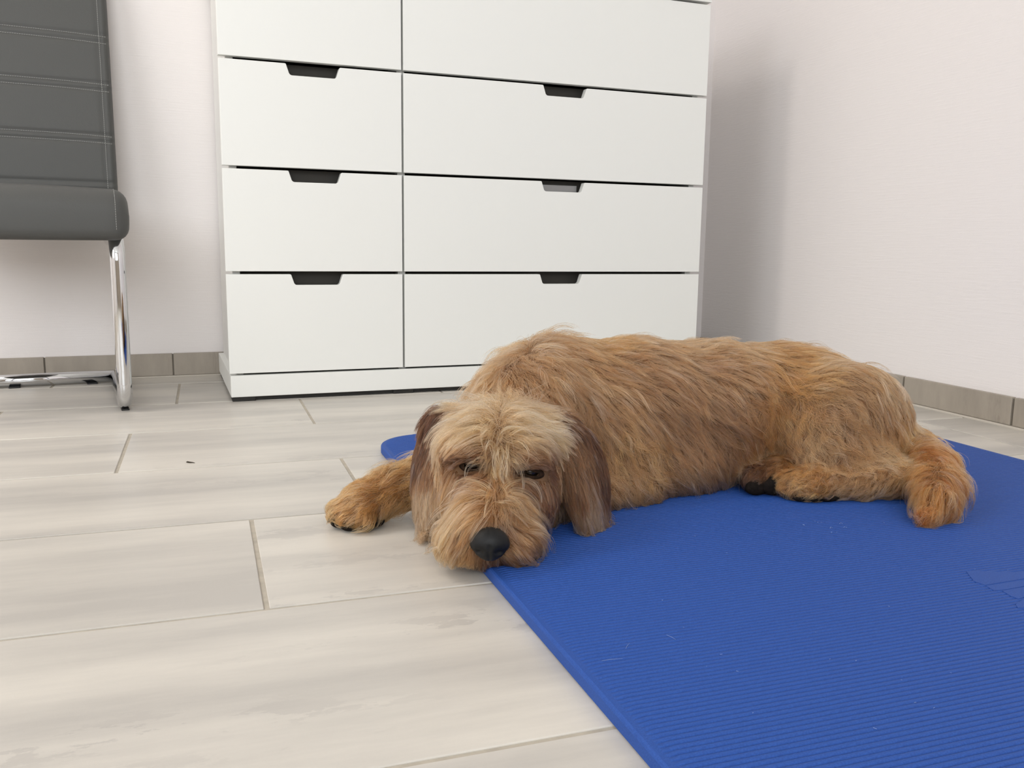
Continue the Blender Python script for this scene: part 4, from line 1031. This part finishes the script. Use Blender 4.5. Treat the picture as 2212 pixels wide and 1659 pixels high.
def make_fur(grp):
    name, n = FUR[grp]
    w = TAREA*(TGRP == grp)*(~low)*(~bare)
    nrm = norm(TN)
    w = w*np.where(nrm[:, 1] > 0.45, 0.45, 1.0)
    w = w/w.sum()
    t = R_.choice(len(w), n, p=w); a = R_.random((n, 2)); fl2 = a.sum(1) > 1; a[fl2] = 1-a[fl2]
    P = TA[t]+(TB-TA)[t]*a[:, :1]+(TC-TA)[t]*a[:, 1:]
    G = guide_mix(GARR[grp], P)
    # G: dir 0:3, len 3, lift 4, wave 5, clump 6, colour 7:10, messy 10
    L = G[:, 3]*np.clip(R_.normal(.82 if grp == 0 else .9, .2, n), .35, 1.6); lift = G[:, 4]; wave = G[:, 5]; clump = G[:, 6]; messy = G[:, 10]
    d0, nn = field_at(P)
    # clumps: every root joins the nearest of a sparse set of clump leaders
    per = 15
    nc = max(8, n//per); lead = R_.choice(n, nc, replace=False)
    from mathutils.kdtree import KDTree
    kd = KDTree(nc)
    for i, j in enumerate(lead): kd.insert(P[j], i)
    kd.balance()
    cid = np.array([kd.find(p)[1] for p in P])
    leader = lead[cid]
    jit = smooth_noise(P, 45, 3+grp)*0.35 + R_.normal(0, 1, (nc, 3))[cid]*0.33 + R_.normal(0, .14, (n, 3))
    D = G[:, :3] + jit*messy[:, None]
    T = norm(D-nn*(D*nn).sum(1, keepdims=True))
    lf = np.clip(lift + R_.normal(0, .10, nc)[cid] + R_.normal(0, .05, n), .03, .95)
    step = L/(NPT-1); X = P - nn*0.001; pts = [X]
    ph = R_.uniform(0, 6.28, nc)[cid] + R_.normal(0, .35, n); fr = R_.uniform(.8, 1.5, nc)[cid]
    side0 = np.cross(nn, T)
    stray = (R_.random(nc) < (.02 if grp in (2, 3) else .06))[cid]; lf = np.where(stray, np.clip(lf+.22, 0, .95), lf); L = np.where(stray, L*1.3, L); step = L/(NPT-1)
    cur = norm(nn*lf[:, None] + T*(1-lf)[:, None])
    droop = 0.25
    for k in range(1, NPT):
        s = k/(NPT-1)
        d, g = field_at(X)
        T2 = norm(T-g*(T*g).sum(1, keepdims=True))
        bend = np.clip(1.15*s, 0, 1)[None] if False else min(1, 1.1*s)
        lk = lf*(1-bend)
        want = norm(g*lk[:, None] + T2*(1-lk)[:, None] + np.array((0, 0, -droop*s))*lf[:, None])
        sd = np.cross(g, T2)
        want = norm(want + sd*(wave*np.sin(ph+6.28*fr*s))[:, None] + g*(0.4*wave*np.cos(ph+6.28*fr*s))[:, None])
        X = X + want*step[:, None]
        d, g = field_at(X)
        hmin = 0.0012 + 0.0035*s
        push = np.maximum(hmin-d, 0); X = X+g*push[:, None]
        gz = ground(X[:, 0], X[:, 1])+0.0006; X[:, 2] = np.maximum(X[:, 2], gz)
        pts.append(X)
    pts = np.stack(pts, 1)
    # pull towards the clump leader with distance from the root
    lp = pts[leader]; dist = np.linalg.norm(P-P[leader], axis=1)
    wt = np.clip(1-dist/0.013, 0, 1)*np.clip(clump*1.3, 0, .93)
    s = np.linspace(0, 1, NPT)[None, :]
    ww = (wt[:, None]*s**1.2)[:, :, None]
    pts = pts*(1-ww)+lp*ww
    taper = np.linspace(1, .28, NPT)[None, :]
    rad = R_.uniform(.00016, .00028, (n, 1))*taper
    base = lin(G[:, 7:10])*np.array((.49, .412, .40))
    var = np.exp(R_.normal(0, .24, nc)[cid]+R_.normal(0, .22, n)); pale = (R_.random(n) < (.02 if grp in (2, 3) else .08)) | (stray & (R_.random(n) < .5))
    col = base*var[:, None]; col[pale] = col[pale]*1.25 + 0.06
    warm = R_.normal(0, .05, nc)[cid]; col = col*np.stack([1+warm, np.ones(n), 1-warm], 1)
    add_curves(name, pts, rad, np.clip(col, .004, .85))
for _g in range(7): make_fur(_g)
# long single locks on brow, stop and muzzle
LOCKS = [
    ([(0.2079, -1.1277, 0.1299), (0.1971, -1.1353, 0.1395), (0.1913, -1.1382, 0.132), (0.1955, -1.131, 0.1134)], 9, (228, 198, 152)),
    ([(0.2117, -1.1291, 0.1299), (0.2013, -1.1445, 0.1313), (0.2007, -1.1472, 0.1237), (0.2072, -1.1475, 0.1102)], 9, (228, 198, 152)),
    ([(0.2133, -1.1287, 0.1311), (0.2105, -1.1484, 0.1288), (0.2067, -1.155, 0.1196), (0.2031, -1.1566, 0.108), (0.2037, -1.1626, 0.0985)], 8, (228, 198, 152)),
    ([(0.2226, -1.1274, 0.1358), (0.214, -1.1497, 0.1288), (0.2173, -1.1485, 0.1145)], 8, (228, 198, 152)),
    ([(0.2241, -1.1292, 0.1346), (0.2281, -1.1448, 0.1405), (0.2324, -1.1577, 0.1347), (0.2337, -1.1602, 0.1256), (0.2385, -1.1385, 0.1068)], 6, (222, 188, 138)),
    ([(0.1961, -1.1284, 0.1197), (0.1832, -1.1405, 0.1246), (0.1813, -1.1295, 0.1183), (0.182, -1.1193, 0.1082)], 6, (228, 198, 152)),
    ([(0.1958, -1.1213, 0.111), (0.1814, -1.1313, 0.1167), (0.1741, -1.1278, 0.1109), (0.171, -1.1289, 0.0996)], 8, (228, 198, 152)),
    ([(0.2216, -1.1418, 0.1181), (0.2207, -1.1606, 0.1198), (0.2301, -1.1501, 0.1069), (0.2279, -1.1615, 0.0961), (0.2256, -1.1622, 0.0854)], 10, (228, 198, 152)),
    ([(0.2125, -1.1109, 0.1457), (0.1987, -1.1203, 0.1513), (0.1905, -1.1253, 0.1445), (0.1916, -1.1285, 0.1312)], 8, (228, 198, 152)),
    ([(0.2166, -1.1159, 0.1436), (0.2197, -1.1268, 0.1513), (0.2311, -1.1277, 0.1521), (0.2418, -1.1271, 0.1471), (0.2429, -1.1339, 0.1386)], 7, (222, 188, 138)),
    ([(0.2138, -1.1234, 0.1369), (0.2132, -1.1324, 0.1486), (0.2303, -1.1261, 0.1511), (0.2408, -1.1262, 0.1427)], 6, (222, 188, 138)),
    ([(0.2064, -1.1115, 0.1434), (0.1922, -1.1099, 0.1525), (0.1843, -1.1118, 0.1477), (0.1808, -1.1161, 0.1391)], 8, (222, 188, 138)),
    ([(0.1887, -1.1728, 0.0903), (0.1815, -1.1617, 0.0989), (0.1712, -1.1345, 0.0982), (0.1624, -1.1223, 0.0916), (0.1579, -1.1187, 0.0784), (0.1571, -1.1192, 0.0688)], 12, (222, 188, 138)),
    ([(0.1932, -1.1758, 0.088), (0.2092, -1.1633, 0.0968), (0.232, -1.1495, 0.0968), (0.2432, -1.1546, 0.0929), (0.2497, -1.1572, 0.0818), (0.2508, -1.1585, 0.0722)], 12, (222, 188, 138)),
    ([(0.1851, -1.1751, 0.0886), (0.1733, -1.1928, 0.0867), (0.1687, -1.1982, 0.0755)], 6, (222, 188, 138)),
    ([(0.1869, -1.174, 0.0895), (0.1733, -1.1655, 0.0952), (0.1627, -1.1435, 0.0875), (0.1573, -1.1253, 0.0705), (0.1572, -1.1167, 0.0581)], 11, (222, 188, 138)),
    ([(0.1942, -1.177, 0.0869), (0.2132, -1.1678, 0.0921), (0.2333, -1.1612, 0.0844), (0.2453, -1.1611, 0.0721), (0.2497, -1.1581, 0.0609)], 11, (222, 188, 138)),
    ([(0.1851, -1.1751, 0.0886), (0.1679, -1.1771, 0.0921), (0.1563, -1.1628, 0.0825), (0.1541, -1.1353, 0.0639)], 10, (222, 182, 130)),
    ([(0.1873, -1.1807, 0.0846), (0.1993, -1.1893, 0.0858), (0.2239, -1.1739, 0.0723), (0.2437, -1.1586, 0.0546)], 10, (222, 182, 130)),
    ([(0.2004, -1.1328, 0.112), (0.1949, -1.1557, 0.1071), (0.1965, -1.1592, 0.101)], 7, (222, 182, 130)),
    ([(0.2, -1.1319, 0.1119), (0.1909, -1.1569, 0.105), (0.1858, -1.1674, 0.0973)], 6, (222, 182, 130)),
    ([(0.2163, -1.1046, 0.1499), (0.2049, -1.0948, 0.1587), (0.1966, -1.0578, 0.1552), (0.1763, -1.0695, 0.1513), (0.1662, -1.0637, 0.1377), (0.1589, -1.0582, 0.1122)], 16, (222, 188, 138)),
    ([(0.219, -1.0932, 0.1547), (0.2083, -1.081, 0.1617), (0.2273, -0.9665, 0.1429), (0.1773, -1.0566, 0.1561), (0.1659, -1.0498, 0.1393)], 16, (222, 188, 138)),
    ([(0.2114, -1.1139, 0.1436), (0.197, -1.096, 0.1565), (0.1826, -1.0729, 0.153), (0.171, -1.0722, 0.1406), (0.1589, -1.0922, 0.1284)], 16, (222, 188, 138)),
    ([(0.2087, -1.1174, 0.1403), (0.193, -1.1118, 0.15), (0.1764, -1.101, 0.1461), (0.1617, -1.1063, 0.1369), (0.1547, -1.1104, 0.1243)], 14, (222, 188, 138)),
    ([(0.2216, -1.1064, 0.1499), (0.2416, -1.1011, 0.1591), (0.2771, -1.0752, 0.1537), (0.284, -1.1068, 0.1475), (0.2945, -1.1156, 0.1296), (0.2994, -1.123, 0.1105)], 16, (222, 188, 138)),
    ([(0.2256, -1.0955, 0.1547), (0.2511, -1.077, 0.1629), (0.2853, -1.0593, 0.1608), (0.3135, -1.0552, 0.1463), (0.3108, -1.1006, 0.1372)], 16, (222, 188, 138)),
    ([(0.2211, -1.1155, 0.1447), (0.2402, -1.1159, 0.1549), (0.2645, -1.1088, 0.1491), (0.2785, -1.1163, 0.1353), (0.2881, -1.1132, 0.115)], 16, (222, 188, 138)),
    ([(0.2205, -1.1213, 0.1403), (0.2376, -1.1263, 0.15), (0.256, -1.1256, 0.143), (0.2701, -1.1255, 0.1277)], 14, (222, 188, 138)),
    ([(0.2164, -1.0919, 0.1546), (0.2219, -1.0663, 0.1641), (0.2445, -1.0017, 0.1655)], 12, (222, 188, 138)),
    ([(0.2212, -1.0911, 0.1556), (0.2352, -1.0575, 0.1663), (0.2591, -1.0106, 0.1724)], 12, (222, 188, 138)),
    ([(0.2243, -1.0951, 0.1547), (0.242, -1.0723, 0.1655), (0.273, -1.0298, 0.1686)], 12, (222, 188, 138)),
    ([(0.2143, -1.0937, 0.1536), (0.2231, -1.0257, 0.1584), (0.2447, -0.9268, 0.1499)], 12, (222, 188, 138)),
    ([(0.2342, -1.0968, 0.1544), (0.2403, -1.0827, 0.1631), (0.2559, -1.0363, 0.1645)], 10, (222, 188, 138)),
    ([(0.2059, -1.1834, 0.0727), (0.2263, -1.1754, 0.0669), (0.2589, -1.1343, 0.0356)], 10, (222, 182, 130)),
    ([(0.1655, -1.1842, 0.077), (0.1492, -1.1762, 0.071), (0.1392, -1.1653, 0.0539)], 10, (222, 182, 130)),
    ([(0.2092, -1.124, 0.1346), (0.2005, -1.1436, 0.1284), (0.198, -1.147, 0.117), (0.1985, -1.1536, 0.1035)], 8, (228, 198, 152)),
]
def make_locks():
    P_all, C_all = [], []
    for ctrl, cnt, colr in LOCKS:
        c = np.array(ctrl, float); m = 14
        t = np.linspace(0, len(c)-1, m); i = np.clip(np.floor(t).astype(int), 0, len(c)-2); f = (t-i)[:, None]
        e = np.vstack([2*c[0]-c[1], c, 2*c[-1]-c[-2]])
        p0, p1, p2, p3 = e[i], e[i+1], e[i+2], e[i+3]
        cr = .5*((2*p1)+(-p0+p2)*f+(2*p0-5*p1+4*p2-p3)*f*f+(-p0+3*p1-3*p2+p3)*f**3)
        for _ in range(cnt):
            s = np.linspace(0, 1, m)[:, None]
            off = R_.normal(0, .0016, 3)*(1-.7*s) + R_.normal(0, .0010, 3)*np.sin(s*3.1)
            P_all.append(cr+off); C_all.append(lin(colr)*np.array((.76, .67, .62))*math.exp(R_.normal(0, .15)))
    pts = np.array(P_all); n = len(pts)
    rad = np.full((n, 1), .00027)*np.linspace(1, .35, pts.shape[1])[None, :]
    add_curves('forelock', pts, rad, np.array(C_all), 'pale curled locks between the eyes')
make_locks()

# ------------------------------------------------------------------ lint and shed hairs on the mat
def make_lint():
    bm = bmesh.new(); rg = random.Random(8); z = 0.0160
    for path in ([(0.1934, -1.4197), (0.201, -1.4198), (0.2116, -1.4219)], [(0.2228, -1.4069), (0.2269, -1.4018), (0.231, -1.3985)],
                 [(0.2699, -1.395), (0.2718, -1.3996), (0.2727, -1.4058)]):
        tube_bm(bm, [(x, y, z) for x, y in path], [.00016, .0002, .00012], 5)
    spots = [(0.5997, -1.1823), (0.6225, -1.1765), (0.6181, -1.1983), (0.6421, -1.1872), (0.6403, -1.2022), (0.611, -1.2146),
             (0.2601, -1.5321), (0.4435, -1.1708), (0.3925, -1.4918), (0.3306, -1.5808), (0.3065, -1.326)]
    for cx, cy in spots:
        for _ in range(3 if cx > 0.55 else 1):
            a = rg.uniform(0, 6.28); l = rg.uniform(.0008, .0024); x = cx+rg.uniform(-.006, .006)*(cx > .55); y = cy+rg.uniform(-.004, .004)*(cx > .55)
            tube_bm(bm, [(x, y, z), (x+l*math.cos(a), y+l*math.sin(a), z+.0002)], rg.uniform(.0002, .0004), 5)
    for _ in range(70):
        x, y = rg.uniform(.22, 1.0), rg.uniform(-1.75, -1.15); a = rg.uniform(0, 6.28); l = rg.uniform(.0004, .0022)
        tube_bm(bm, [(x, y, z), (x+l*math.cos(a), y+l*math.sin(a), z)], rg.uniform(.00012, .00026), 4)
    o = from_bm('lint', bm, simple('pale_lint', (120, 142, 192), 0.9))
    tag(o, 'fine pale lint and shed hairs scattered over the blue mat', 'lint', 'stuff')
make_lint()
